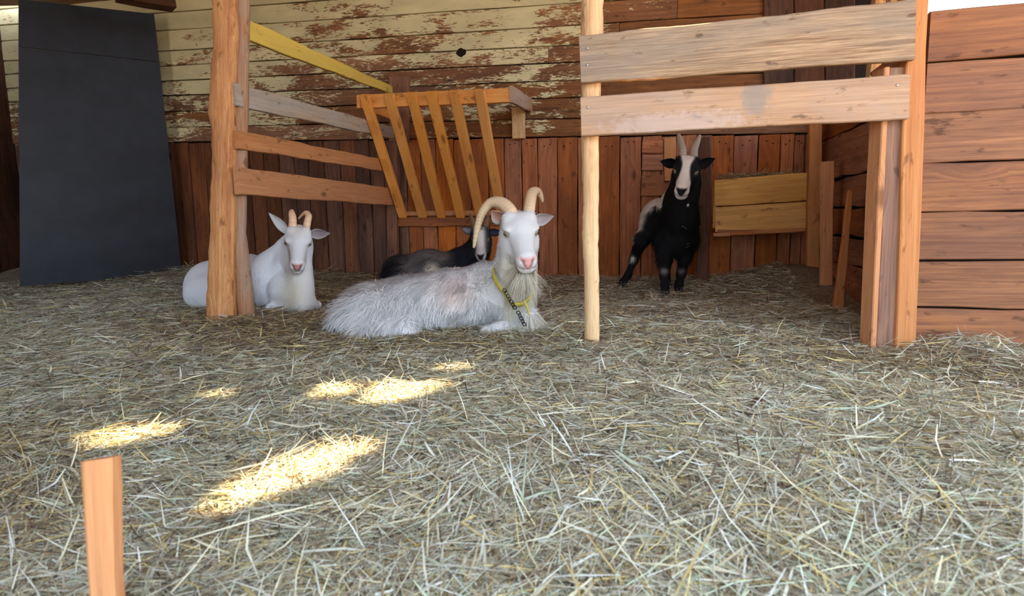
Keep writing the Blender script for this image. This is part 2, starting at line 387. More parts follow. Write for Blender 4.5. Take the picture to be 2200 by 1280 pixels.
# lower vertical boards
ed = [50, 100, 140, 180, 220, 260, 300, 328, 356, 385, 417, 450, 483, 515, 545, 575, 607, 639, 669, 702, 737, 769, 800, 830, 857, 878, 909, 940, 979, 1015, 1052, 1086, 1123, 1157, 1199, 1242, 1285, 1332, 1378, 1420, 1475, 1525, 1573, 1625, 1672, 1701, 1724, 1745, 1780]
nails = []
for a, b in zip(ed[:-1], ed[1:]):
    ua, ub = W(a, 400).dot(U), W(b, 400).dot(U); um = (ua + ub) / 2
    top = line_at(0, um); bot = np.array([top[0], top[1], -0.08])
    off = -D * (0.016 + rng.uniform(-0.004, 0.008))
    plank('wall_board', bot + off, top + off - Z * rng.uniform(0.003, 0.014), (ub - ua) - 0.007, 0.03, -D, M['board'] if b > 880 else M['boardshade'], wall, wob=0.003)  # left boards take the wood that has shade in its colour
    if a > 1080:
        for q in (0.3, 0.7):
            nails.append(top - Z * rng.uniform(0.05, 0.09) + U * (q - 0.5) * (ub - ua) * 0.7 - D * 0.036)
# boards nailed on the lower wall
def onwall(name, x0, y0, x1, y1, off, thick, mat, vert=True, parent=wall, **kw):
    if vert: A, B, w = W((x0 + x1) / 2, y1, off), W((x0 + x1) / 2, y0, off), np.linalg.norm(W(x0, y0, off) - W(x1, y0, off))
    else: A, B, w = W(x0, (y0 + y1) / 2, off), W(x1, (kw.pop('yr0', y0) + kw.pop('yr1', y1)) / 2, off), np.linalg.norm(W(x0, y0, off) - W(x0, y1, off))
    return plank(name, A, B, w, thick, -D, mat, parent, **kw)
onwall('batten', 1427, 296, 1452, 388, 0.055, 0.035, M['rail'])
onwall('batten', 1499, 292, 1530, 470, 0.05, 0.04, M['brown'])
onwall('batten', 1453, 291, 1497, 380, 0.045, 0.03, M['board'])
onwall('patch_board', 1380, 298, 1425, 330, 0.05, 0.02, M['board'], False)
onwall('patch_board', 1380, 332, 1425, 365, 0.05, 0.02, M['side'], False)
onwall('patch_board', 1378, 376, 1426, 420, 0.055, 0.02, M['brown'], False)
onwall('ledge_board', 857, 467, 1112, 486, 0.05, 0.04, M['side'], False, yr0=465, yr1=484)
# dark hole in the siding
def disc(name, c, r, mat, parent, nrm=-D, h=0.004):
    V = []; F = []
    for s in (0, 1):
        for i in range(12):
            a = i * math.pi / 6; V.append(c + nrm * h * s + (U * math.cos(a) * 1.25 + Z * math.sin(a)) * r * (1 + 0.12 * math.sin(i * 2.3)))
    F = [tuple(range(11, -1, -1)), tuple(range(12, 24))] + [(i, (i + 1) % 12, 12 + (i + 1) % 12, 12 + i) for i in range(12)]
    return mk(name, V, F, mat, parent, smooth=False)
disc('knot_hole', W(991, 113, 0.028), 0.036, M['backing'], wall)
nm = None
for c in nails:
    if nm is None: n0 = disc('nail', c, 0.005, M['backing'], wall, h=0.003); nm = n0.data; base_c = c
    else:
        n1 = n0.copy(); C.objects.link(n1); n1.parent = wall; n1.location = n0.location + Vector(c - base_c)
# wall post behind the yellow rail, right dark panel, pale posts
onwall('wall_post', 838, 166, 878, 305, 0.07, 0.06, M['brown'])
onwall('wall_post', 834, 306, 856, 596, 0.07, 0.06, M['boardshade'])

# side partition on the right
RB0 = G(1885, 748); rp = P(1960, 480, RB0[1] + 0.06)      # where the outer boarding meets the corner post
PLEN = (SIDE0 - rp).dot(D) - 0.07
side = boxmesh('wall_right', (0.05, -PLEN, -0.1), (0.075, -0.05, 1.26), M['backing'], org=np.array([SIDE0[0], SIDE0[1], 0.0]))
tag(side, 'right partition of stacked rough planks', 'wall', kind='structure')
zs = [(-0.06, 0.20), (0.205, 0.37), (0.39, 0.56), (0.575, 0.76), (0.775, 1.06), (1.075, 1.25)]
for i, (za, zb) in enumerate(zs):
    A = SIDE0 * np.array([1, 1, 0]) - D * 0.048 + Z * (za + zb) / 2; B = A - D * (PLEN - 0.048)
    plank('partition_plank', A - U * rng.uniform(-0.01, 0.012), B, zb - za, 0.035, -U, M['side'], side, wob=0.009, nseg=20)
# left wall beyond the dark panel
lw0 = W(52, 480)
lw = boxmesh('wall_left', (-0.05, -5.6, -0.1), (0.0, 0.0, 3.0), M['backing'], org=np.array([lw0[0], lw0[1], 0.0]))
tag(lw, 'dark left side wall of the barn', 'wall', kind='structure')
for i in range(18):
    A = lw0 * np.array([1, 1, 0]) - D * (0.15 + i * 0.3); plank('wall_board', A - Z * 0.05, A + Z * 2.95, 0.29, 0.03, U, M['olddark'], lw)

fw = boxmesh('shade_wall_front', (-5.6, -0.95, -0.1), (-0.9, -0.9, 2.75), M['olddark'], ax=(np.array([1.0, 0, 0]), np.array([0, 1.0, 0]), Z))  # unseen wall added behind the camera to darken the left of the stall
tag(fw, 'unseen front wall added left of the barn opening to shade the left side', 'wall', kind='structure')
# roof with gaps where boards are missing: the sun falls through them
def build_roof():
    zr = 2.75; cell = 0.04
    holes = []
    def hole(p0, p1, w):                # sun patch on the floor from pixel p0 to pixel p1
        a, b = GP(*p0, 0.035), GP(*p1, 0.035); k = (zr - 0.035) / SUN.z
        s = np.array(SUN) * k; holes.append((a + s, b + s, w))
    hole((515, 1040), (755, 938), 0.062)
    hole((812, 842), (972, 778), 0.078)
    hole((215, 918), (370, 902), 0.045)
    hole((700, 832), (750, 815), 0.05)
    hole((440, 838), (500, 832), 0.03)
    xs = np.arange(-5.6, 4.2, cell); ys = np.arange(-0.9, 6.3, cell); bm = bmesh.new(); vs = {}
    def v(i, j):
        if (i, j) not in vs: vs[(i, j)] = bm.verts.new((xs[0] + i * cell, ys[0] + j * cell, zr))
        return vs[(i, j)]
    r = np.random.default_rng(3)
    for i in range(len(xs) - 1):
        for j in range(len(ys) - 1):
            p = np.array([xs[i] + cell / 2, ys[j] + cell / 2]); skip = False
            for a, b, w in holes:
                ab = (b - a)[:2]; t = np.clip((p - a[:2]).dot(ab) / ab.dot(ab), 0, 1)
                if np.linalg.norm(p - a[:2] - ab * t) < w * (0.75 + 0.6 * math.sin(math.pi * t)) : skip = True
            if not skip: bm.faces.new((v(i, j), v(i + 1, j), v(i + 1, j + 1), v(i, j + 1)))
    me = bpy.data.meshes.new('ceiling'); bm.to_mesh(me); bm.free(); me.materials.append(M['roof'])
    o = bpy.data.objects.new('ceiling', me); C.objects.link(o)
    md = o.modifiers.new('thickness', 'SOLIDIFY'); md.thickness = 0.02
    tag(o, 'brown board roof with a few missing boards', 'ceiling', kind='structure')
build_roof()

# ------------------------------------------------------------------ dark panel on the left, beam
def quad_slab(name, pts, thick, nrm, mat, parent=None):
    pts = [np.asarray(p) for p in pts]; V = pts + [p - nrm * thick for p in pts]
    F = [(0, 1, 2, 3), (7, 6, 5, 4), (0, 4, 5, 1), (1, 5, 6, 2), (2, 6, 7, 3), (3, 7, 4, 0)]
    return mk(name, V, F, mat, parent, smooth=False)
pa = W(388, 480, 0.10); pb = P(60, 480, 5.15)
pdir = (pb - pa) * np.array([1, 1, 0]); plen = np.linalg.norm(pdir); pdir /= plen; pn = np.cross(pdir, Z); pn = pn if pn[1] < 0 else -pn
pr = empty('plywood_screen', (pa[0], pa[1], 0.1), 'tall dark blue-black plywood screen standing against the board wall', 'screen')
tops = PL(331, 30, pa, pn); bots = PL(389, 566, pa, pn)
tl = PL(40, -2, pa, pn); bl = PL(40, 590, pa, pn); 
midr = bots + (tops - bots) * 0.815; midl = bl + (tl - bl) * 0.83
quad_slab('lower_sheet', [bl - Z * 0.1, bots - Z * 0.1, midr, midl], 0.03, pn, M['panel'], pr)
quad_slab('upper_sheet', [midl + Z * 0.006, midr + Z * 0.006, tops, tl], 0.024, pn, M['panel'], pr)
tag(plank('roof_beam', P(250, -14, 4.9), P(372, 8, 5.2), 0.10, 0.12, -D, M['olddark']), 'dark wooden beam end above the dark panel', 'beam')

# right: dark boards and pale posts beyond the partition
dpn = -D
dpl = empty('dark_boarding', W(1690, 150, 0.04), 'dark boarding high in the right corner', 'boarding')
for k in range(3):
    onwall('dark_board', 1640 + k * 66, -120, 1704 + k * 66, 215 - k * 6, 0.05, 0.02, M['olddark'], parent=dpl)  # boards in a darker wood than the siding
for (x0, x1, yy, dep, lab) in ((1843, 1862, 210, 4.4, 'slim pale post beyond the partition beside the dark boarding'), (1874, 1892, 210, 4.25, 'slim pale post beyond the partition between two others'), (1900, 1945, 215, 4.1, 'wide pale post beyond the partition')):
    b = P((x0 + x1) / 2, 480, dep); w = (x1 - x0) / FPX * dep
    tag(plank('outer_post', np.array([b[0], b[1], -0.12]), np.array([b[0] + 0.03, b[1], 2.7]), w, 0.1, -D, M['pale']), lab, 'post')  # pale wood stands in for sunlight on these posts
# outer front wall right of the stall (horizontal boards up to the rail height)
ow = boxmesh('wall_outer', (0.0, 0.03, -0.1), (2.2, 0.06, 1.25), M['backing'], org=np.array([rp[0], rp[1], 0.0]))
tag(ow, 'outer boarding beside the front stall posts', 'wall', kind='structure')
for i in range(7):
    A = np.array([rp[0], rp[1], 0.06 + i * 0.183]); plank('wall_board', A + U * 0.01, A + U * 2.2, 0.178, 0.03, -D, M['brown'], ow, wob=0.004)

# ------------------------------------------------------------------ left rail fence
fb = G(485, 682)
lf = empty('rail_fence', fb, 'four board fence with yellow top rail nailed to a thick hewn post', 'fence')
top1 = P(482, -60, fb[1]); 
log('post', [fb - Z * 0.05 - U * 0.02, P(478, 560, fb[1]), P(482, 380, fb[1]), P(478, 200, fb[1]), P(486, 90, fb[1]), P(483, -60, fb[1]), P(474, -530, fb[1])],
    [0.075, 0.064, 0.058, 0.058, 0.06, 0.058, 0.056], M['post'], lf, rough=0.13, seed=5)
sb = fb + D * 0.09 + U * 0.065
log('post_slab', [sb - Z * 0.05 - U*0.01, P(508, 500, sb[1]), P(514, 300, sb[1]), P(516, 100, sb[1]), P(519, -60, sb[1]), P(509, -505, sb[1])], [0.05, 0.05, 0.045, 0.047, 0.045, 0.045], M['slab'], lf, rough=0.07, seed=9)
FO = P(506, 300, fb[1] - 0.02)
FE = W(843, 300, 0.115); fdir = (FE - FO) * np.array([1, 1, 0]); fdir /= np.linalg.norm(fdir); fnr = np.array([fdir[1], -fdir[0], 0.0])
def F_(px, py, off=0.0): return PL(px, py, FO + fnr * off, fnr)
def frail(tlp, trp, brp, blp, mat, thick=0.028):
    return edgeplank('rail', F_(*tlp), F_(*trp), F_(*brp), F_(*blp), thick, fnr, mat, lf, wob=0.004)
frail((506, 31), (840, 186), (840, 202), (506, 78), M['yellow'])
frail((500, 178), (843, 274), (843, 298), (500, 226), M['grey'])
frail((506, 280), (837, 346), (837, 370), (506, 319), M['rail'])
frail((507, 358), (843, 405), (843, 441), (507, 418), M['rail'])

# ------------------------------------------------------------------ right front fence
mb = G(1270, 737)
rf = empty('front_fence', mb, 'front fence of two wide rough boards between a pale post and a brown corner post', 'fence')
log('post', [mb - Z * 0.05, P(1270, 600, mb[1]), P(1267, 500, mb[1]), P(1270, 430, mb[1]), P(1268, 300, mb[1]), P(1271, 100, mb[1]), P(1272, -60, mb[1]), P(1270, -860, mb[1])],
    [0.029, 0.028, 0.032, 0.029, 0.034, 0.040, 0.040, 0.040], M['pale'], rf, nside=10, rough=0.13, seed=3)
rb = G(1885, 748)
RA = P(1248, 300, mb[1] - 0.055); RB = P(1948, 300, rb[1] - 0.055)
rdir = (RB - RA) * np.array([1, 1, 0]); rdir /= np.linalg.norm(rdir); rn = np.array([rdir[1], -rdir[0], 0]); rn = rn if rn[1] < 0 else -rn
def R_(px, py): return PL(px, py, RA, rn)
edgeplank('rail', R_(1246, 80), R_(1962, 2), R_(1962, 130), R_(1246, 180), 0.03, rn, M['rough_'], rf, wob=0.0032, nseg=40)
edgeplank('rail', R_(1248, 210), R_(1949, 161), R_(1949, 256), R_(1248, 293), 0.03, rn, M['smooth_'], rf, wob=0.0018, nseg=30)
for (x, y) in ((1261, 106), (1261, 142), (1262, 232), (1922, 185)):
    c = R_(x, y) + rn * 0.016; V = []
    for s, rr in ((0, 0.0048), (1, 0.0034)):
        for i in range(8): V.append(c + rn * 0.002 * s + (rdir * math.cos(i * math.pi / 4) + Z * math.sin(i * math.pi / 4)) * rr)
    mk('screw', V, [(8, 9, 10, 11, 12, 13, 14, 15)] + [(i, (i + 1) % 8, 8 + (i + 1) % 8, 8 + i) for i in range(8)], M['steel'], rf)
# corner post: two boards
pbk = rb + np.array([0, 0.03, 0])
def vboard(name, x0, x1, ytop, b0, b1, ybot, Y, thick, mat, parent, **kw):
    A = (P(b0, ybot, Y) + P(b1, ybot, Y)) / 2; B = (P(x0, ytop, Y) + P(x1, ytop, Y)) / 2
    w0 = (b1 - b0) / FPX * Y; w1 = (x1 - x0) / FPX * Y
    return plank(name, A, B, w0, thick, np.array([0, -1, 0]), mat, parent, w2=w1, **kw)
vboard('corner_post', 1897, 1941, 150, 1868, 1912, 765, rb[1] + 0.02, 0.07, M['purple'], rf, wob=0.004)
vboard('post_edge_board', 1886, 1898, 150, 1857, 1870, 750, rb[1] + 0.01, 0.08, M['rail'], rf, wob=0.002)
vboard('corner_post', 1975, 2017, -960, 1912, 1956, 800, rb[1] + 0.0, 0.06, M['rail'], rf, wob=0.004)
tag(plank('diagonal_brace', P(1886, 176, rb[1] + 0.072), P(1957, 125, rb[1] + 0.072), 0.085, 0.03, np.array([0, -1, 0]), M['side']), 'dark diagonal brace board behind the front fence', 'brace')

# ------------------------------------------------------------------ hay rack
dt = 4.745; TL = P(777, 219, dt); TR0 = P(1097, 205, dt - 0.24 * 1.17)
hr = empty('hay_rack', (TL + TR0) / 2 * np.array([1, 1, 0]) + Z * 0.55, 'orange pine hay rack with six slanting slats on the back wall', 'hay rack')
TR = TR0; xd = (TR - TL) / np.linalg.norm(TR - TL)
hd = 28 / FPX * 4.6
plank('top_rail', TL, TR, hd, 0.045, -D, M['pine'], hr, wob=0.001)
slt = [795, 849, 898, 940, 988, 1040]; slb = [866, 908, 949, 990, 1032, 1078]
for a, b in zip(slt, slb):
    t = (a - 777) / (1097 - 777); top = TL + (TR - TL) * t - D * 0.082 + Z * 0.030
    bot = W(b, 465, 0.10)
    plank('slat', bot, top, 0.074, 0.040, np.cross(xd, (top - bot)) , M['pine'], hr, wob=0.0012)
plank('bottom_rail', W(857, 459, 0.07), W(1095, 457, 0.07), 0.045, 0.035, -D, M['rail'], hr)
eb = TR + D * 0.72 - Z * 0.02
plank('side_board', TR - D * 0.03 + xd * 0.012, W(1140, 226, 0.034), hd * 1.15, 0.028, U, M['slab'], hr)
plank('side_board', TL - D * 0.03 - xd * 0.012, TL + D * 0.62, hd, 0.028, -U, M['pine'], hr)
onwall('support', 1101, 232, 1128, 298, 0.08, 0.06, M['pale'], parent=hr)

# ------------------------------------------------------------------ trough in the right corner
tY = 4.62
TW = P(1640, 440, 4.55)
def T_(px, py, off=0.0): return PL(px, py, TW - D * off, D)
tr = empty('feed_trough', np.array([TW[0], TW[1], 0.3]), 'yellow tan plank feed trough fixed in the right corner', 'trough')
edgeplank('front_board', T_(1535, 386), T_(1745, 370), T_(1745, 430), T_(1535, 443), 0.03, -D, M['trough'], tr, wob=0.004)
edgeplank('front_board', T_(1536, 446, -0.004), T_(1743, 432, -0.004), T_(1743, 488, -0.004), T_(1536, 499, -0.004), 0.03, -D, M['trough'], tr, wob=0.003)
for (a, b, ya, yb) in ((1532, 1568, 504, 503), (1569, 1615, 502, 500), (1616, 1729, 499, 493)):
    plank('bottom_board', T_(a, ya, 0.01), T_(b, yb, 0.01), 0.03, 0.05, -D, M['rail'], tr)
e0 = T_(1537, 440) + D * 0.015
plank('end_board', e0, e0 + D * 0.14, 0.36, 0.025, -U, M['trough'], tr)
plank('floor_board', T_(1640, 500) + D * 0.02 - U * 0.33 + Z*0.01, T_(1640, 500) + D * 0.02 + U * 0.26 + Z*0.01, 0.03, 0.1, -D, M['brown'], tr)
def standing(name, top, base, w_t, w_b, Y, mat, label, cat='post', thick=0.07, **kw):
    A = P(base[0], base[1] + 12, Y); B = P(top[0], top[1], Y)
    o = plank(name, A, B, w_b / FPX * Y, thick, np.array([-0.25, -1, 0]), mat, None, w2=w_t / FPX * Y, **kw); return tag(o, label, cat)
standing('log_post', (1512, 296), (1510, 606), 26, 26, 4.55, M['olddark'], 'dark weathered post behind the black and white goat', wob=0.008)
standing('corner_stud', (1751, 255), (1744, 612), 24, 24, 4.42, M['rail'], 'upright stud at the right end of the feed trough', wob=0.003)
standing('upright_plank', (1776, 347), (1774, 625), 26, 24, 3.98, M['rail'], 'short upright plank with cut top in front of the partition', 'plank', thick=0.035)
tag(plank('leaning_stake', P(1799, 672, 3.35), P(1826, 410, 3.55), 24 / FPX * 3.3, 0.03, np.array([-0.2, -1, 0]), M['rail'], None, w2=8 / FPX * 3.5, wob=0.004), 'thin pointed stake leaning against the partition planks', 'stake')
# near post at the lower left
tag(plank('short_stake', P(243, 1500, 0.60), P(214, 985, 0.66), 0.026, 0.03, np.array([0.2, -1, 0]), M['rail'], None), 'short pinkish brown stake standing in the near hay', 'stake')

# ------------------------------------------------------------------ straw
bpy.context.view_layer.update()
POSTS = []                              # footprints of the uprights that stand in the bedding
for o in list(C.objects):
    if o.type == 'MESH' and o.name.split('.')[0] in ('post', 'post_slab', 'corner_post', 'post_edge_board', 'log_post', 'corner_stud', 'upright_plank', 'leaning_stake', 'short_stake'):
        q = np.array([list(o.matrix_world @ v.co) for v in o.data.vertices]); q = q[q[:, 2] < q[:, 2].min() + 0.16]
        e = (q.max(0) - q.min(0))[:2] / 2; POSTS.append((*((q.max(0) + q.min(0))[:2] / 2), 0.95 * float(e.min()) + 0.05 * float(e.max())))
def build_straw(n, name, label, ylo, yhi, seed, lsc=1.0, wsc=1.0, lift=0.03, stick=0.05, powr=1.25):
    r = np.random.default_rng(seed)
    u = r.random(n * 3); a = 1 - powr
    Y = (ylo ** a + u * (yhi ** a - ylo ** a)) ** (1 / a)
    X = r.uniform(-1, 1, n * 3) * (Y * 0.92 + 0.25)
    dd = X * D[0] + Y * D[1]; uu = X * U[0] + Y * U[1]
    ok = (dd < W0.dot(D) - 0.02) & (X > -4.6) & ~((uu > SIDE0.dot(U) + 0.02) & (dd > 2.2)); X, Y = X[ok][:n], Y[ok][:n]; n = len(X)
    L = np.clip(r.lognormal(math.log(0.050), 0.5, n), 0.012, 0.2) * lsc
    w = np.clip(r.lognormal(math.log(0.0010), 0.45, n), 0.0005, 0.0028) * wsc * (0.8 + 0.16 * Y)
    az = 3.0 * wav(X * 1.7 + 5, Y * 1.7) + r.normal(0, 1.1, n) + np.where(r.random(n) < 0.35, r.uniform(0, 6.28, n), 0)
    pit = r.normal(0, 0.09, n); up = r.random(n) < stick; pit = np.where(up, r.uniform(0.15, 0.7, n), pit)
    h = r.random(n) ** 1.3 * lift
    bend = r.normal(0, 0.35, n); bv = r.normal(0, 0.12, n)
    segs = 2; V = np.zeros((n, 2 * (segs + 1), 3)); roll = r.normal(0, 0.5, n)
    px = X.copy(); py = Y.copy(); pz = HZ(X, Y) + h
    px -= np.cos(az) * L / 2; py -= np.sin(az) * L / 2
    ca = az - bend / 2; pp = pit.copy()
    gz = HZ(px + np.cos(az) * L / 2, py + np.sin(az) * L / 2)
    for s in range(segs + 1):
        sx, sy = -np.sin(ca) * np.cos(roll), np.cos(ca) * np.cos(roll); sz = np.sin(roll)
        ww = w * (1.0 if s < segs else 0.35) * (0.8 if s == 0 else 1)
        V[:, 2 * s, 0] = px - sx * ww; V[:, 2 * s, 1] = py - sy * ww; V[:, 2 * s, 2] = pz - sz * ww
        V[:, 2 * s + 1, 0] = px + sx * ww; V[:, 2 * s + 1, 1] = py + sy * ww; V[:, 2 * s + 1, 2] = pz + sz * ww
        px = px + np.cos(ca) * np.cos(pp) * L / segs; py = py + np.sin(ca) * np.cos(pp) * L / segs; pz = pz + np.sin(pp) * L / segs
        ca = ca + bend / segs; pp = pp + bv
    fl = HZ(V[:, :, 0], V[:, :, 1]) + 0.001; V[:, :, 2] = np.maximum(V[:, :, 2], fl)
    vd = V @ D; vu = V @ U; bad = (vd > W0.dot(D) - 0.04).any(1) | ((vu > SIDE0.dot(U) - 0.025) & (vd > rp.dot(D))).any(1)
    bad |= ((vd > rp.dot(D) - 0.02) & (vu > rp.dot(U))).any(1)
    for (cx, cy, cr) in POSTS:
        mid = (V[:, 2] + V[:, 3]) / 2; e0 = (V[:, 0] + V[:, 1]) / 2; e1 = (V[:, 4] + V[:, 5]) / 2
        for q in (0.0, 0.25, 0.5, 0.75, 1.0):
            for a_, b_ in ((e0, mid), (mid, e1)):
                pq = a_ * (1 - q) + b_ * q; bad |= (pq[:, 0] - cx) ** 2 + (pq[:, 1] - cy) ** 2 < cr * cr
    ok = ~bad; V = V[ok]; X, Y = X[ok], Y[ok]; n = len(X)
    base = (np.arange(n) * 2 * (segs + 1))[:, None]
    F = np.concatenate([base + np.array([2 * s, 2 * s + 1, 2 * s + 3, 2 * s + 2]) for s in range(segs)], 0)
    pal = np.array([srgb(*c)[:3] for c in ((232, 224, 192), (212, 208, 190), (194, 204, 178), (220, 198, 136), (156, 138, 114), (104, 86, 70), (236, 236, 226), (176, 162, 138))])
    pw = np.array([0.2, 0.19, 0.14, 0.09, 0.12, 0.08, 0.09, 0.09])
    patch = wav(X * 0.8 + 9, Y * 0.8 - 4)
    k = r.choice(8, n, p=pw); brown = (patch + r.normal(0, 0.6, n)) > 0.75
    k = np.where(brown, r.choice([3, 4, 5, 7], n), k)
    col = pal[k] * r.uniform(0.75, 1.12, (n, 1)); cols = np.repeat(col, 2 * (segs + 1), 0)
    o = mk(name, V.reshape(-1, 3), F, M['straw'], None, smooth=False, cols=cols, loc=(0, 0, 0))
    return tag(o, label, 'straw', kind='stuff')
build_straw(420000, 'straw_bedding', 'loose pale straw and hay strewn over the whole floor', 0.62, 6.2, 11, stick=0.03, lift=0.024)
build_straw(5000, 'long_straw', 'longer straw stalks lying on top of the bedding', 0.62, 5.0, 12, 1.5, 1.7, 0.03, 0.025, 1.6)

def hay_heap(parent, name, centre, ex, n, seed):
    r = np.random.default_rng(seed); V = []; F = []; cols = []
    for i in range(n):
        q = r.uniform(-1, 1, 3); p = centre + U * q[0] * ex[0] + D * q[1] * ex[1] + Z * (q[2] * ex[2] * (1 - 0.5 * q[0] ** 2))
        d = r.normal(size=3) * np.array([1, 1, 0.35]); d /= np.linalg.norm(d); L = r.uniform(0.03, 0.11); sd2 = np.cross(d, [0.1, 0.9, 0.5]); sd2 /= np.linalg.norm(sd2); w = 0.0016
        b = len(V); m_ = p + d * L * 0.5 - Z * 0.006 * r.random()
        for q_ in (p - sd2 * w, p + sd2 * w, m_ - sd2 * w, m_ + sd2 * w, p + d * L - Z * 0.012):
            k_ = q_ - centre; ku, kd = k_.dot(U), k_.dot(D)
            V.append(q_ + U * (np.clip(ku, -ex[0], ex[0]) - ku) + D * (np.clip(kd, -ex[1], ex[1]) - kd))
        F += [(b, b + 1, b + 3, b + 2), (b + 2, b + 3, b + 4)]
        cols += [np.array(srgb(*((190, 170, 120), (160, 140, 100), (206, 190, 140), (120, 100, 72))[i % 4])[:3]) * r.uniform(0.7, 1.1)] * 5
    o = mk(name, V, F, M['straw'], parent, smooth=False, cols=cols); o['kind'] = 'stuff'; return o
t0, t1 = 0.022, (W0 - TW).dot(D) - 0.075          # clear depth between the front board and the wall boards and batten
hu0, hu1 = T_(1545, 400).dot(U), T_(1728, 400).dot(U); hc = T_(1640, 376); hc = hc + U * ((hu0 + hu1) / 2 - hc.dot(U)) + D * (t0 + t1) / 2
hh = tag(hay_heap(None, 'trough_hay', hc, ((hu1 - hu0) / 2, (t1 - t0) / 2, 0.02), 900, 5), 'thin layer of hay lying in the feed trough', 'hay', kind='stuff')
# ------------------------------------------------------------------ goats: signed distance bodies, surface nets
def smin(a, b, k):
    h = np.clip(0.5 + 0.5 * (b - a) / k, 0, 1); return b + (a - b) * h - k * h * (1 - h)
class SDF:
    def __init__(s): s.pr = []
    def cone(s, a, b, r1, r2, k=0.05, q=None): s.pr.append(('c', np.asarray(a, float), np.asarray(b, float), r1, r2, k, q))
    def ell(s, c, r, k=0.05, R=None, sub=False): s.pr.append(('e', np.asarray(c, float), np.asarray(r, float), np.eye(3) if R is None else np.asarray(R), sub, k))
    def mesh(s, h):
        lo = np.full(3, 1e9); hi = -lo
        for p in s.pr:
            if p[0] == 'c': r = max(p[3], p[4]); a = np.minimum(p[1], p[2]) - r; b = np.maximum(p[1], p[2]) + r
            else: r = max(p[2]); a = p[1] - r; b = p[1] + r
            lo = np.minimum(lo, a); hi = np.maximum(hi, b)
        lo -= 0.05; hi += 0.05
        n = np.ceil((hi - lo) / h).astype(int); ax = [lo[i] + h * np.arange(n[i]) for i in range(3)]
        F = np.full(n, 0.3)
        for p in s.pr:
            k = p[5]; mg = k + 0.03
            if p[0] == 'c': r = max(p[3], p[4]); a = np.minimum(p[1], p[2]) - r - mg; b = np.maximum(p[1], p[2]) + r + mg
            else: r = max(p[2]); a = p[1] - r - mg; b = p[1] + r + mg
            i0 = np.clip(((a - lo) / h).astype(int), 0, n); i1 = np.clip(((b - lo) / h).astype(int) + 2, 0, n)
            sl = tuple(slice(i0[i], i1[i]) for i in range(3))
            X = [ax[i][sl[i]].reshape([-1 if j == i else 1 for j in range(3)]) for i in range(3)]
            if p[0] == 'c':
                ab = p[2] - p[1]; l2 = ab.dot(ab) + 1e-12
                t = np.clip(sum((X[i] - p[1][i]) * ab[i] for i in range(3)) / l2, 0, 1)
                d = np.sqrt(sum((X[i] - p[1][i] - t * ab[i]) ** 2 for i in range(3))) - (p[3] + (p[4] - p[3]) * t)
                F[sl] = smin(F[sl], d, k)
            else:
                q = [sum((X[i] - p[1][i]) * p[3][i, j] for i in range(3)) for j in range(3)]
                k0 = np.sqrt(sum((q[j] / p[2][j]) ** 2 for j in range(3))); k1 = np.sqrt(sum((q[j] / p[2][j] ** 2) ** 2 for j in range(3))) + 1e-9
                d = k0 * (k0 - 1) / k1
                if p[4]: F[sl] = -smin(-F[sl], d, k)
                else: F[sl] = smin(F[sl], d, k)
        S_ = F < 0; act = np.zeros(np.array(n) - 1, bool); al = np.ones_like(act)
        for dx in (0, 1):
            for dy in (0, 1):
                for dz in (0, 1):
                    q = S_[dx:n[0] - 1 + dx, dy:n[1] - 1 + dy, dz:n[2] - 1 + dz]; act |= q; al &= q
        act &= ~al; idx = np.argwhere(act); ids = np.full(act.shape, -1, np.int64); ids[act] = np.arange(len(idx))
        acc = np.zeros((len(idx), 3)); cnt = np.zeros(len(idx))
        for axn in range(3):
            o = [i for i in range(3) if i != axn]
            for u in (0, 1):
                for v in (0, 1):
                    c0 = idx.copy(); c0[:, o[0]] += u; c0[:, o[1]] += v; c1 = c0.copy(); c1[:, axn] += 1
                    v0 = F[tuple(c0.T)]; v1 = F[tuple(c1.T)]; m = (v0 < 0) != (v1 < 0)
                    t = v0[m] / (v0[m] - v1[m]); pt = c0[m].astype(float); pt[:, axn] += t
                    acc[m] += pt; cnt[m] += 1
        V = lo + h * acc / cnt[:, None]; Q = []
        for axn in range(3):
            o = [(axn + 1) % 3, (axn + 2) % 3]
            sa = [slice(1, n[i] - 1) for i in range(3)]; sa[axn] = slice(0, n[axn] - 1); sb_ = list(sa); sb_[axn] = slice(1, n[axn])
            A = S_[tuple(sa)]; B = S_[tuple(sb_)]; e = np.argwhere(A != B); flip = A[A != B]
            off = np.array([1, 1, 1]); off[axn] = 0; e = e + off
            def cid(u, v):
                c = e.copy(); c[:, o[0]] -= u; c[:, o[1]] -= v; return ids[tuple(c.T)]
            q = np.stack([cid(1, 1), cid(0, 1), cid(0, 0), cid(1, 0)], 1)
            q[~flip] = q[~flip][:, ::-1]; Q.append(q)
        return V, np.concatenate(Q)

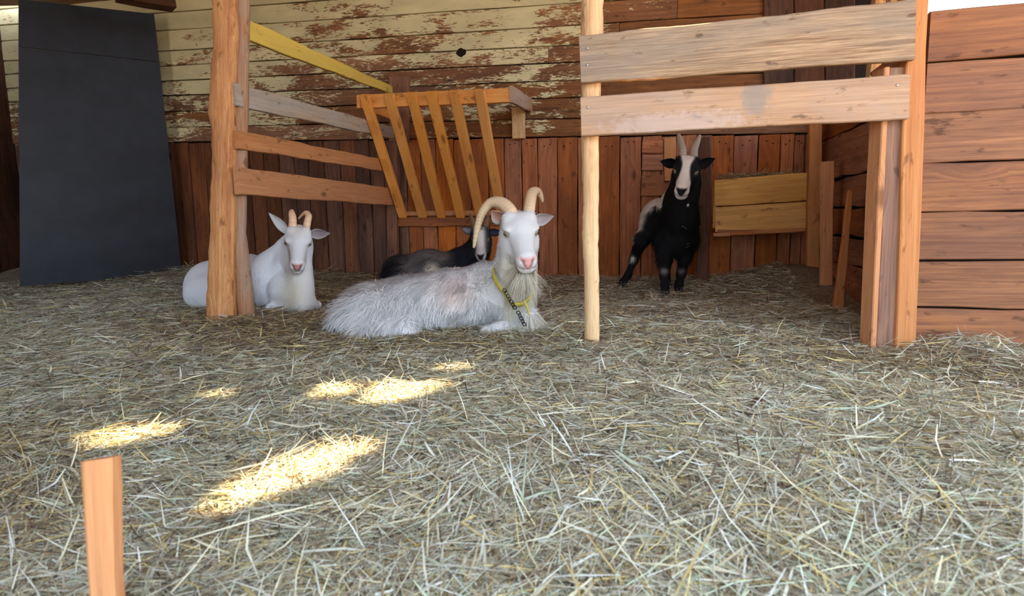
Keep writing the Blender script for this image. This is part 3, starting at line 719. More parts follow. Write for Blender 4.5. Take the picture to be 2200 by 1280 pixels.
def unit(v): v = np.asarray(v, float); return v / np.linalg.norm(v)
class Head:
    """head frame: f to the muzzle, s to the animal's left, u up"""
    def __init__(s, c, f, up, sc):
        s.c = np.asarray(c, float); s.f = unit(f); up = np.asarray(up, float); s.u = unit(up - s.f * s.f.dot(up)); s.s = np.cross(s.u, s.f); s.k = sc
        s.R = np.stack([s.f, s.s, s.u], 1)
    def w(s, a, b, c): return s.c + s.R @ (np.array([a, b, c]) * s.k)
    def l(s, V): return (V - s.c) @ s.R / s.k
    def add(s, S):
        k = s.k; w = s.w
        S.ell(w(-0.01, 0, 0.005), np.array([0.075, 0.056, 0.06]) * k, 0.03, s.R)
        S.ell(w(0.03, 0, 0.022), np.array([0.06, 0.05, 0.042]) * k, 0.03, s.R)
        S.cone(w(0.04, 0, 0.012), w(0.165, 0, -0.022), 0.046 * k, 0.027 * k, 0.03)
        S.cone(w(0.0, 0, -0.035), w(0.155, 0, -0.05), 0.045 * k, 0.024 * k, 0.03)
        S.ell(w(0.172, 0, -0.032), np.array([0.030, 0.031, 0.027]) * k, 0.022, s.R)
        S.ell(w(0.165, 0, -0.058), np.array([0.024, 0.027, 0.016]) * k, 0.012, s.R)
        for q in (-1, 1):
            S.ell(w(0.02, 0.038 * q, -0.03), np.array([0.05, 0.026, 0.045]) * k, 0.03, s.R)
            S.ell(w(0.05, 0.046 * q, 0.034), np.array([0.030, 0.014, 0.010]) * k, 0.018, s.R)
            S.ell(w(0.068, 0.056 * q, 0.016), np.array([0.017, 0.013, 0.011]) * k, 0.006, s.R, True)
            S.ell(w(0.196, 0.014 * q, -0.022), np.array([0.006, 0.006, 0.0045]) * k, 0.005, s.R, True)
            S.ell(w(0.012, 0.032 * q, 0.052), np.array([0.026, 0.024, 0.022]) * k, 0.02, s.R)
        S.ell(w(0.198, 0, -0.048), np.array([0.02, 0.026, 0.002]) * k, 0.004, s.R, True)

def tube(name, pts, radii, mat, parent, col=None, ns=14, rings=0.0, nring=30, res=40, tipcol=None):
    pts = np.asarray(pts, float); n0 = len(pts); s = np.linspace(0, n0 - 1, res)
    # Catmull-Rom
    def cr(q):
        i = min(int(q), n0 - 2); t = q - i; p = [pts[max(0, min(n0 - 1, j))] for j in (i - 1, i, i + 1, i + 2)]
        return 0.5 * (2 * p[1] + (p[2] - p[0]) * t + (2 * p[0] - 5 * p[1] + 4 * p[2] - p[3]) * t * t + (3 * p[1] - p[0] - 3 * p[2] + p[3]) * t ** 3)
    C_ = np.array([cr(q) for q in s]); rad = np.interp(s, range(n0), radii)
    T = np.gradient(C_, axis=0); T /= np.linalg.norm(T, axis=1)[:, None]
    nrm = unit(np.cross(T[0], [0.3, 0.9, 0.1])); V = []; cols = []
    for i in range(res):
        nrm = unit(nrm - T[i] * nrm.dot(T[i])); b = np.cross(T[i], nrm); t = i / (res - 1)
        rr = rad[i] * (1 + rings * math.sin(t * nring * 2 * math.pi) * (1 - t))
        for k in range(ns):
            a = 2 * math.pi * k / ns; V.append(C_[i] + (nrm * math.cos(a) * 1.08 + b * math.sin(a) * 0.92) * rr)
            if col is not None:
                c = np.array(col) * (1 - t) + np.array(tipcol if tipcol is not None else col) * t
                cols.append(c * (1 + 0.12 * math.sin(t * nring * 2 * math.pi) + 0.06 * math.sin(a * 3 + t * 9)))
    F = [(i * ns + k, i * ns + (k + 1) % ns, (i + 1) * ns + (k + 1) % ns, (i + 1) * ns + k) for i in range(res - 1) for k in range(ns)]
    F += [tuple(range(ns))[::-1], tuple(range((res - 1) * ns, res * ns))]
    return mk(name, V, F, mat, parent, cols=np.clip(cols, 0, 1) if col is not None else None)

def ear(parent, base, tip, width, face, outc, inc, cup=0.35):
    base = np.asarray(base); tip = np.asarray(tip); L = np.linalg.norm(tip - base); x = (tip - base) / L
    f = np.asarray(face, float); f = unit(f - x * f.dot(x)); y = np.cross(f, x); nu, nv = 14, 9; V = []; cols = []
    for side_ in (0, 1):
        for i in range(nu):
            t = i / (nu - 1); w = width * (0.5 + 0.5 * math.sin(math.pi / 2 * min(t / 0.42, 1))) * (1 - max(0, (t - 0.35) / 0.65) ** 1.7)
            w = max(w, width * 0.03)
            for j in range(nv):
                v = j / (nv - 1) * 2 - 1
                dep = -cup * w * (1 - v * v) + 0.10 * L * t * t * 0.0
                th = 0.006 * (1 - 0.6 * abs(v)) * (1 - 0.5 * t)
                V.append(base + x * L * t + y * w * v * 0.5 + f * (dep - (th if side_ else 0)))
                e = min(1, max(0, (abs(v) - 0.6) / 0.3)); e = max(e, min(1, max(0, (t - 0.8) / 0.15)))
                cols.append(np.array(outc) if side_ else np.array(inc) * (1 - e) + np.array(outc) * e)
    F = []
    o2 = nu * nv
    for i in range(nu - 1):
        for j in range(nv - 1):
            a = i * nv + j; F.append((a, a + 1, a + nv + 1, a + nv)); b = a + o2; F.append((b, b + nv, b + nv + 1, b + 1))
    for i in range(nu - 1):
        for j in (0, nv - 1):
            a = i * nv + j; F.append((a, a + nv, a + nv + o2, a + o2) if j == 0 else (a, a + o2, a + nv + o2, a + nv))
    for j in range(nv - 1):
        for i in (0, nu - 1):
            a = i * nv + j; F.append((a, a + o2, a + 1 + o2, a + 1))
    return mk('ear', V, F, M['ear'], parent, cols=cols)

def sphere(name, c, r, mat, parent, sq=(1, 1, 1), R=np.eye(3)):
    nu, nv = 14, 9; V = [c + R @ (np.array([math.sin(math.pi * j / (nv - 1)) * math.cos(2 * math.pi * i / nu), math.sin(math.pi * j / (nv - 1)) * math.sin(2 * math.pi * i / nu), math.cos(math.pi * j / (nv - 1))]) * r * np.array(sq)) for j in range(nv) for i in range(nu)]
    F = [(j * nu + i, j * nu + (i + 1) % nu, (j + 1) * nu + (i + 1) % nu, (j + 1) * nu + i)[::-1] for j in range(nv - 1) for i in range(nu)]
    return mk(name, V, F, mat, parent)
def eyes(hd, parent):
    for q in (1, -1):
        c = hd.w(0.062, 0.045 * q, 0.018); e = sphere('eye', c, 0.0125 * hd.k, M['eye'], parent)
        d = unit(hd.R @ np.array([0.55, 0.83 * q, 0.05])); a = unit(np.cross(hd.u, d)); b = np.cross(d, a)
        sphere('pupil', c + d * 0.0100 * hd.k, 0.006 * hd.k, M['pupil'], e, (1.25, 0.6, 0.7), np.stack([a, b, d], 1))

def fur(parent, V, Q, cols, n, seed, lenf, combf, width=0.0011, stand=0.35, grav=0.35, name='fur', keep=None, jit=0.35, cj=0.14, lock=None):
    r = np.random.default_rng(seed)
    a = V[Q]; cr = np.cross(a[:, 2] - a[:, 0], a[:, 3] - a[:, 1]); ar = np.linalg.norm(cr, axis=1) + 1e-12
    f = r.choice(len(Q), n, p=ar / ar.sum()); w = r.dirichlet(np.ones(4), n)
    p = (a[f] * w[:, :, None]).sum(1); nn = cr[f] / ar[f][:, None]; c = (cols[Q[f]] * w[:, :, None]).sum(1)
    if keep is not None:
        m = keep(p, nn); p, nn, c = p[m], nn[m], c[m]
    n = len(p); L = lenf(p) * r.uniform(0.55, 1.25, n); cb = combf(p, nn) + r.normal(0, jit, (n, 3)); cb = cb - nn * (cb * nn).sum(1)[:, None]
    cb /= np.linalg.norm(cb, axis=1)[:, None] + 1e-9
    d = nn * stand + cb; d /= np.linalg.norm(d, axis=1)[:, None]
    sd_ = np.cross(d, nn); sd_ /= np.linalg.norm(sd_, axis=1)[:, None] + 1e-9
    wd = width * r.uniform(0.6, 1.4, n)[:, None]; P_ = p - nn * 0.002; out = np.zeros((n, 7, 3)); clump = r.normal(0, 0.25, (n, 3))
    fr = (0.0, 0.36, 0.72, 1.0)
    if lock:
        key = np.floor(p / lock).astype(int); hsh = (key[:, 0] * 73856093) ^ (key[:, 1] * 19349663) ^ (key[:, 2] * 83492791); cen = (key + 0.5) * lock
        pull = cen - p; pull = pull - nn * (pull * nn).sum(1)[:, None]; rr_ = np.random.default_rng(99).normal(0, 0.35, (4096, 3))[hsh % 4096]
        clump = clump * 0.4 + rr_ + pull / lock * 1.0; c = c * (1 + 0.4 * np.clip(rr_[:, :1], -1, 1))
    for i in range(4):
        if i < 3: out[:, 2 * i] = P_ - sd_ * wd * (1 - 0.2 * i); out[:, 2 * i + 1] = P_ + sd_ * wd * (1 - 0.2 * i)
        else: out[:, 6] = P_
        if i < 3:
            P_ = P_ + d * (L * (fr[i + 1] - fr[i]))[:, None]
            d = d - nn * stand * 0.35 + np.array([0, 0, -grav]) + clump * 0.3; d /= np.linalg.norm(d, axis=1)[:, None]
    gz = HZ(out[:, :, 0], out[:, :, 1]) + 0.004; out[:, :, 2] = np.maximum(out[:, :, 2], gz)
    b = (np.arange(n) * 7)[:, None]
    F = np.concatenate([b + np.array(q) for q in ((0, 1, 3), (0, 3, 2), (2, 3, 5), (2, 5, 4), (4, 5, 6))], 0)
    cc = np.clip(np.repeat(c * (1 + r.normal(0, cj, (n, 1))), 7, 0), 0, 0.95)
    o = mk(name, out.reshape(-1, 3), F, M['fur'], parent, smooth=True, cols=cc); o['kind'] = 'stuff'; return o
def vnoise(V, sc, seed):
    r = np.random.default_rng(seed); s = 0
    for i in range(8):
        d = unit(r.normal(size=3)); s = s + np.sin((V @ d) * sc * (1 + i * 0.45) + r.uniform(0, 6.28)) / (1 + i * 0.4)
    return s / 2.2
def lerp(a, b, t): return np.asarray(a)[None] * (1 - t[:, None]) + np.asarray(b)[None] * t[:, None] if np.ndim(a) == 1 and np.ndim(b) == 1 else a * (1 - t[:, None]) + np.asarray(b) * t[:, None]
def face_paint(hd, V, col, nose, mouth=None, dark_nostril=None):
    l = hd.l(V)
    hw = 0.006 + 0.020 * np.clip((l[:, 2] + 0.046) / 0.03, 0, 1); tn = sstep(0.165, 0.18, l[:, 0]) * sstep(1.15, 0.75, np.abs(l[:, 1]) / hw) * sstep(-0.052, -0.044, l[:, 2]) * sstep(-0.006, -0.014, l[:, 2]) / 1.6
    col = lerp(col, nose, np.clip(tn * 1.6, 0, 1))
    inh = (l[:, 0] > 0.14) & (l[:, 0] < 0.22)
    tm = np.exp(-((l[:, 2] + 0.050 - 9 * l[:, 1] ** 2) / 0.003) ** 2) * inh; col = lerp(col, mouth if mouth is not None else nose * 0.6, np.clip(tm * 0.8, 0, 1))
    for q in (1, -1):
        te = (l[:, 0] > 0.17) * np.exp(-((l[:, 1] * q - (0.006 + 0.5 * (l[:, 2] + 0.040))) / 0.0036) ** 2) * sstep(-0.042, -0.036, l[:, 2]) * sstep(-0.012, -0.018, l[:, 2])
        col = lerp(col, dark_nostril if dark_nostril is not None else nose * 0.35, np.clip(te * 1.3, 0, 1))
        te = np.exp(-((l[:, 0] - 0.062) / 0.018) ** 2 - ((l[:, 1] - 0.05 * q) / 0.02) ** 2 - ((l[:, 2] - 0.018) / 0.012) ** 2)
        col = lerp(col, np.array(srgb(150, 136, 132)[:3]) * 0.7, np.clip(te * 0.8, 0, 0.8))
    return col
c3 = lambda *a: np.array(srgb(*a)[:3])
WHITE, CREAM, PINK = c3(216, 212, 210), c3(214, 202, 172), c3(220, 160, 154)
def pz(px, z, Y):                       # a point above pixel column px, at distance Y and height z
    p = P(px, 480, Y); return np.array([p[0], Y, z])

# --- 1: the big white long-haired goat lying in front
def goat1():
    S = SDF(); Y = 2.86
    root = empty('goat', pz(930, float(HZ(-0.35, Y)), Y), 'large white long-haired goat with curled horns and yellow collar lying on straw', 'goat')
    S.ell(pz(800, 0.095, Y + .01), (0.145, 0.19, 0.125), 0.06); S.ell(pz(760, 0.05, Y - .04), (0.09, 0.13, 0.07), 0.06)
    S.ell(pz(880, 0.115, Y), (0.20, 0.20, 0.14), 0.06); S.ell(pz(970, 0.14, Y), (0.20, 0.20, 0.15), 0.06)
    S.ell(pz(1045, 0.165, Y), (0.14, 0.165, 0.155), 0.06); S.ell(pz(1098, 0.13, Y - .06), (0.09, 0.12, 0.135), 0.05)
    S.ell(pz(795, 0.08, Y - .13), (0.16, 0.085, 0.10), 0.05)
    S.cone(pz(868, 0.05, Y - .2), pz(770, 0.03, Y - .22), 0.045, 0.03, 0.04); S.cone(pz(770, 0.03, Y - .22), pz(860, 0.022, Y - .24), 0.026, 0.022, 0.03)
    S.cone(pz(1075, 0.14, Y - .12), pz(1122, 0.05, Y - .19), 0.075, 0.045, 0.04); S.cone(pz(1122, 0.05, Y - .19), pz(1040, 0.028, Y - .24), 0.040, 0.024, 0.03)
    S.cone(pz(1090, 0.12, Y - .02), pz(1133, 0.07, Y - .2), 0.07, 0.042, 0.04); S.cone(pz(1133, 0.07, Y - .2), pz(1128, 0.022, Y - .23), 0.036, 0.026, 0.03)
    hd = Head(P(1114, 497, 2.67), (0.13, -0.93, -0.35), (0.0, -0.3, 1), 1.34)
    S.cone(pz(1096, 0.20, Y - .05), pz(1112, 0.40, 2.76), 0.115, 0.082, 0.035)
    S.cone(pz(1112, 0.40, 2.76), hd.w(-0.03, 0, -0.01), 0.085, 0.065, 0.04)
    S.cone(pz(1112, 0.37, 2.69), pz(1106, 0.16, 2.71), 0.078, 0.085, 0.04)
    hd.add(S)
    V, Q = S.mesh(0.006)
    col = np.tile(WHITE, (len(V), 1)); n1 = vnoise(V, 9, 1)
    col = lerp(col, c3(226, 200, 190), np.clip(np.exp(-((V[:, 0] - pz(985, 0, Y)[0]) / 0.09) ** 2 - ((V[:, 2] - 0.2) / 0.06) ** 2) * 0.8, 0, 1))
    col = lerp(col, c3(196, 190, 182), np.clip(np.exp(-((V[:, 0] - pz(1040, 0, Y)[0]) / 0.06) ** 2 - ((V[:, 2] - 0.21) / 0.06) ** 2) * 0.8, 0, 1))
    l = hd.l(V); col = lerp(col, CREAM, np.clip(np.exp(-((l[:, 0] - 0.1) / 0.09) ** 2 - ((l[:, 2] + 0.1) / 0.04) ** 2) * 0.8, 0, 1) * (np.linalg.norm(l, axis=1) < 0.35))
    col = lerp(col, c3(206, 196, 184), np.clip(n1 * 0.4 - 0.1, 0, 0.4) * (V[:, 2] < 0.3))
    col = face_paint(hd, V, col, PINK, PINK * 0.75, PINK * 0.4)
    mk('body', V, Q, M['hide'], root, cols=col); eyes(hd, root)
    HC, HT = c3(216, 182, 148), c3(206, 178, 140)
    hb = hd.w(0.0, -0.026, 0.05); y0 = hb[1]
    tube('horn', [hd.w(-0.0, -0.028, 0.035), P(1097, 455, y0 + .0), P(1078, 436, y0 + .04), P(1054, 436, y0 + .08), P(1036, 458, y0 + .09), P(1025, 492, y0 + .07), P(1018, 532, y0 + .03)],
         [0.029, 0.028, 0.025, 0.0225, 0.019, 0.0145, 0.005], M['horn'], root, HC, rings=0.035, nring=26, res=60, tipcol=HT)
    tube('horn', [hd.w(-0.0, 0.028, 0.035), P(1137, 452, y0 + .01), P(1140, 430, y0 + .05), P(1144, 413, y0 + .10), P(1153, 410, y0 + .15), P(1161, 419, y0 + .17), P(1166, 434, y0 + .18)],
         [0.026, 0.024, 0.023, 0.022, 0.019, 0.013, 0.004], M['horn'], root, HC, rings=0.035, nring=24, res=50, tipcol=HT)
    ear(root, hd.w(-0.02, -0.048, 0.025), P(1057, 453, y0 - .05), 0.066, (-0.1, -1, -0.1), WHITE * 0.95, c3(208, 160, 140), 0.4)
    ear(root, hd.w(-0.02, 0.05, 0.022), P(1190, 464, y0 + .03), 0.058, (0.1, -1, -0.25), WHITE * 0.95, c3(190, 172, 172), 0.4)
    x0 = pz(720, 0, Y)[0]; x1 = pz(1060, 0, Y)[0]
    def lf(p):
        t = np.clip((x1 - p[:, 0]) / (x1 - x0), 0, 1); L = 0.038 + 0.11 * t ** 1.5
        near = np.linalg.norm(hd.l(p), axis=1); L = np.where((near < 0.3) & (p[:, 2] > 0.33), 0.018, L); L = np.where((hd.l(p)[:, 0] > 0.03) & (near < 0.25), 0.007, L); return L
    def cf(p, nn):
        t = np.clip((x1 - p[:, 0]) / (x1 - x0), 0, 1); g = np.stack([-0.25 - 0.5 * t, 0 * t, -1.0 + 0 * t], 1)
        hl = np.linalg.norm(hd.l(p), axis=1) < 0.24; back = -hd.f[None] * 0.8 + np.array([0, 0, -0.6])[None]
        return np.where(hl[:, None], back, g) + 0.35 * np.stack([vnoise(p, 22, 5), vnoise(p, 22, 6), 0 * t], 1)
    def kp(p, nn):
        l = hd.l(p); return ~((l[:, 0] > 0.03) & (np.abs(l[:, 1]) < 0.08) & (np.abs(l[:, 2]) < 0.09)) | (np.random.default_rng(2).random(len(p)) < 0.0)
    fur(root, V, Q, col, 38000, 3, lf, cf, 0.0016, 0.42, 0.3, keep=kp, lock=0.04, cj=0.16)
    # beard and throat hair
    r = np.random.default_rng(8)
    def kb(p, nn):
        l = hd.l(p); return (l[:, 0] > 0.02) & (l[:, 0] < 0.16) & (l[:, 2] < -0.045) & (np.abs(l[:, 1]) < 0.05)
    fur(root, V, Q, lerp(col, CREAM, np.full(len(V), 0.45)), 90000, 9, lambda p: 0.15 + 0 * p[:, 0], lambda p, nn: np.tile([-0.05, 0.1, -1.0], (len(p), 1)), 0.0012, 0.1, 0.6, name='beard', keep=kb, jit=0.12)
    # collar round the neck with its chain
    pts = [P(*q) for q in ((1070, 558, 2.83), (1062, 575, 2.76), (1063, 592, 2.69), (1070, 608, 2.635), (1079, 621, 2.60), (1088, 631, 2.585), (1102, 652, 2.59), (1122, 650, 2.60), (1142, 632, 2.66), (1148, 605, 2.76), (1135, 575, 2.85), (1105, 560, 2.89))]
    np_ = len(pts); cc = np.mean(pts, 0); ax = unit(np.cross(pts[2] - pts[0], pts[5] - pts[0])); ax = ax if ax[2] > 0 else -ax
    V2, F2 = [], []
    for i, p in enumerate(pts):
        rad = unit(p - cc)
        for (q, h) in ((0, -0.011), (0, 0.011), (0.005, 0.011), (0.005, -0.011)): V2.append(p + rad * (q + 0.006) + ax * h)
    for i in range(np_):
        j = (i + 1) % np_
        for k in range(4): F2.append((i * 4 + k, i * 4 + (k + 1) % 4, j * 4 + (k + 1) % 4, j * 4 + k))
    col_ = mk('collar', V2, F2, M['strap'], root)
    def ring(c, n, r, rr, parent, nm='chain_link'):
        n = unit(n); a_ = unit(np.cross(n, [0.3, 0.2, 0.9])); b_ = np.cross(n, a_)
        V3 = []; F3 = []
        for i in range(12):
            t = i * math.pi / 6; dirr = a_ * math.cos(t) * 1.5 + b_ * math.sin(t); c0 = c + dirr * r
            for k in range(6): V3.append(c0 + (unit(dirr) * math.cos(k * math.pi / 3) + n * math.sin(k * math.pi / 3)) * rr)
        for i in range(12):
            for k in range(6): F3.append((i * 6 + k, i * 6 + (k + 1) % 6, ((i + 1) % 12) * 6 + (k + 1) % 6, ((i + 1) % 12) * 6 + k))
        mk(nm, V3, F3, M['chain'], parent)
    for i in range(7):
        ring(P(1084 + i * 3.6, 624 + i * 6, 2.575 - i * 0.004), (1, -0.6 if i % 2 else 0.9, 0.2), 0.0085, 0.0025, col_)
    for i in range(5): ring(P(1114 + i * 3, 672 + i * 6, 2.555), (1, -0.6 if i % 2 else 0.9, 0.2), 0.008, 0.0025, col_)
    tube('strap_end', [P(1125, 646, 2.565), P(1133, 660, 2.56), P(1136, 676, 2.56)], [0.005, 0.005, 0.004], M['strap'], col_, res=12, ns=8)
goat1()

# --- 2: the white goat lying behind the left post
def goat2():
    S = SDF()
    root = empty('goat', pz(520, float(HZ(-1.6, 3.65)), 3.65), 'smooth white goat with short horns lying behind the hewn post', 'goat')
    S.ell(pz(447, 0.13, 3.78), (0.165, 0.18, 0.17), 0.06); S.ell(pz(520, 0.165, 3.70), (0.2, 0.2, 0.178), 0.06)
    S.ell(pz(585, 0.17, 3.58), (0.15, 0.17, 0.17), 0.06); S.ell(pz(622, 0.14, 3.46), (0.1, 0.12, 0.14), 0.05)
    S.ell(pz(440, 0.1, 3.62), (0.16, 0.08, 0.11), 0.05)
    S.cone(pz(500, 0.05, 3.56), pz(440, 0.04, 3.56), 0.05, 0.035, 0.04)
    S.cone(pz(600, 0.14, 3.42), pz(638, 0.075, 3.33), 0.08, 0.048, 0.04); S.cone(pz(638, 0.065, 3.33), pz(570, 0.04, 3.40), 0.045, 0.03, 0.03)
    S.cone(pz(622, 0.12, 3.40), pz(655, 0.07, 3.38), 0.07, 0.04, 0.04); S.cone(pz(652, 0.06, 3.38), pz(672, 0.05, 3.44), 0.032, 0.024, 0.03)
    hd = Head(P(641, 516, 3.42), (0.24, -0.84, -0.48), (0.20, -0.4, 0.95), 1.22)
    S.cone(pz(585, 0.26, 3.56), pz(626, 0.37, 3.48), 0.115, 0.085, 0.05); S.cone(pz(626, 0.37, 3.48), hd.w(-0.03, 0, -0.01), 0.085, 0.065, 0.04)
    S.cone(pz(634, 0.34, 3.42), pz(640, 0.15, 3.37), 0.078, 0.07, 0.04)
    hd.add(S); V, Q = S.mesh(0.0065)
    col = np.tile(c3(214, 212, 214), (len(V), 1)); l = hd.l(V)
    col = lerp(col, CREAM, 0.5 * np.exp(-((l[:, 0] - 0.03) / 0.03) ** 2 - (l[:, 1] / 0.03) ** 2 - ((l[:, 2] - 0.06) / 0.03) ** 2))
    col = lerp(col, CREAM, 0.7 * np.clip(np.exp(-((V[:, 0] - pz(636, 0, 3.4)[0]) / 0.09) ** 2 - ((V[:, 2] - 0.14) / 0.14) ** 2), 0, 1))
    col = face_paint(hd, V, col, c3(180, 128, 118), c3(150, 130, 126), c3(90, 60, 56))
    mk('body', V, Q, M['hide'], root, cols=col); eyes(hd, root)
    HC = c3(226, 186, 150); y0 = hd.w(0, 0, 0.05)[1]
    tube('horn', [hd.w(0.0, -0.028, 0.03), P(629, 474, y0 + .02), P(627, 460, y0 + .06), P(626, 454, y0 + .12), P(625, 458, y0 + .2)], [0.023, 0.021, 0.018, 0.013, 0.004], M['horn'], root, HC, rings=0.02, nring=14)
    tube('horn', [hd.w(0.0, 0.03, 0.03), P(661, 475, y0 + .02), P(663, 464, y0 + .05), P(658, 457, y0 + .09), P(649, 462, y0 + .11), P(641, 470, y0 + .12)], [0.021, 0.019, 0.017, 0.014, 0.009, 0.004], M['horn'], root, HC, rings=0.02, nring=14)
    ear(root, hd.w(-0.02, -0.045, 0.025), P(577, 457, y0 + .02), 0.062, (-0.3, -1, -0.1), WHITE * 0.95, WHITE * 0.85, 0.35)
    ear(root, hd.w(-0.02, 0.048, 0.022), P(709, 501, y0 + .0), 0.062, (0.1, -1, -0.2), WHITE * 0.95, c3(176, 156, 158), 0.35)
    def lf(p):
        near = np.linalg.norm(hd.l(p), axis=1); return np.where(near < 0.25, 0.008, 0.022)
    def kp(p, nn):
        l = hd.l(p); return ~((l[:, 0] > 0.03) & (np.abs(l[:, 1]) < 0.08) & (np.abs(l[:, 2]) < 0.09))
    fur(root, V, Q, col, 14000, 4, lf, lambda p, nn: np.tile([-0.5, 0.1, -0.9], (len(p), 1)), 0.0012, 0.2, 0.2, keep=kp, cj=0.05)
    def kb(p, nn):
        l = hd.l(p); return (l[:, 0] > 0.0) & (l[:, 0] < 0.12) & (l[:, 2] < -0.05)
    fur(root, V, Q, col, 20000, 14, lambda p: 0.05 + 0 * p[:, 0], lambda p, nn: np.tile([0, 0.1, -1.0], (len(p), 1)), 0.0012, 0.1, 0.5, name='beard', keep=kb)
goat2()

# --- 3: the grey goat lying behind by the wall
def goat3():
    S = SDF(); Y = 4.45; g = 0.03
    root = empty('goat', pz(920, float(HZ(-0.6, Y)), Y), 'dark grey goat with black and white face lying by the wall under the hay rack', 'goat')
    S.ell(pz(858, 0.13, Y + .05), (0.13, 0.16, 0.15), 0.06); S.ell(pz(918, 0.16, Y), (0.2, 0.18, 0.165), 0.06); S.ell(pz(985, 0.165, Y - .03), (0.15, 0.16, 0.16), 0.06)
    S.ell(pz(1015, 0.13, Y - .08), (0.1, 0.12, 0.13), 0.05); S.ell(pz(855, 0.1, Y - .1), (0.14, 0.08, 0.11), 0.05)
    S.cone(pz(1000, 0.1, Y - .1), pz(1035, 0.06, Y - .2), 0.06, 0.04, 0.04); S.cone(pz(1035, 0.05, Y - .2), pz(985, 0.04, Y - .25), 0.036, 0.026, 0.03)
    hd = Head(P(1033, 509, 4.28), (0.02, -0.86, -0.48), (-0.03, -0.4, 0.95), 1.12)
    S.cone(pz(995, 0.22, Y - .03), pz(1026, 0.33, 4.34), 0.105, 0.08, 0.05); S.cone(pz(1026, 0.33, 4.34), hd.w(-0.03, 0, -0.01), 0.08, 0.06, 0.04)
    S.cone(pz(1028, 0.3, 4.3), pz(1020, 0.15, 4.32), 0.07, 0.08, 0.04)
    hd.add(S); V, Q = S.mesh(0.007)
    BLK, GRY = c3(34, 34, 40), c3(104, 96, 92); x = (V[:, 0] / V[:, 1] * FPX + CX)
    col = np.tile(GRY, (len(V), 1)); n = vnoise(V, 16, 3)
    col = lerp(col, BLK, sstep(885, 850, x + n * 14)); col = lerp(col, BLK, sstep(955, 985, x + n * 12)); col = lerp(col, c3(60, 56, 58), np.clip(n * 0.6, 0, 0.6))
    col = lerp(col, c3(204, 190, 170), np.clip(1.5 * np.exp(-((x - 930) / 16) ** 2 - ((V[:, 2] - 0.17) / 0.06) ** 2) - 0.2, 0, 1))
    l = hd.l(V); near = np.linalg.norm(l - np.array([0.06, 0, 0]), axis=1) < 0.2
    blaze = np.clip(1.7 * np.exp(-(l[:, 1] / 0.024) ** 2) * (l[:, 2] > -0.08) * (l[:, 0] > -0.02), 0, 1) * near
    col = lerp(col, BLK, 1.0 * near); col = lerp(col, c3(222, 214, 206), blaze * 0.95)
    col = lerp(col, c3(196, 190, 188), near * np.clip((l[:, 0] - 0.13) / 0.02, 0, 1) * (l[:, 2] > -0.055) * 0.75)
    col = face_paint(hd, V, col, c3(30, 28, 30), c3(30, 28, 30), c3(14, 12, 12))
    mk('body', V, Q, M['hide'], root, cols=col); eyes(hd, root); y0 = hd.w(0, 0, 0.05)[1]; HC = c3(120, 96, 78)
    tube('horn', [hd.w(0, -0.028, 0.03), P(1020, 488, y0 + .03), P(1014, 470, y0 + .08), P(1010, 460, y0 + .14)], [0.02, 0.018, 0.014, 0.004], M['horn'], root, HC, rings=0.03, nring=14)
    tube('horn', [hd.w(0, 0.028, 0.03), P(1043, 488, y0 + .03), P(1047, 470, y0 + .08), P(1050, 460, y0 + .14)], [0.02, 0.018, 0.014, 0.004], M['horn'], root, HC, rings=0.03, nring=14)
    ear(root, hd.w(-0.02, -0.045, 0.02), P(991, 489, y0), 0.06, (-0.1, -1, -0.1), BLK, c3(150, 146, 148), 0.35)
    ear(root, hd.w(-0.02, 0.045, 0.02), P(1083, 500, y0), 0.06, (0.1, -1, -0.3), BLK, c3(70, 72, 84), 0.35)
    def kp(p, nn):
        l = hd.l(p); return ~((l[:, 0] > 0.03) & (np.abs(l[:, 1]) < 0.08) & (np.abs(l[:, 2]) < 0.09))
    xr = pz(885, 0, Y)[0]
    fur(root, V, Q, col, 14000, 5, lambda p: np.where(p[:, 0] < xr, 0.09, 0.04), lambda p, nn: np.stack([-0.9 + 0 * p[:, 0], 0 * p[:, 0], -0.5 + 0 * p[:, 0]], 1), 0.0016, 0.3, 0.25, keep=kp, cj=0.4)
goat3()

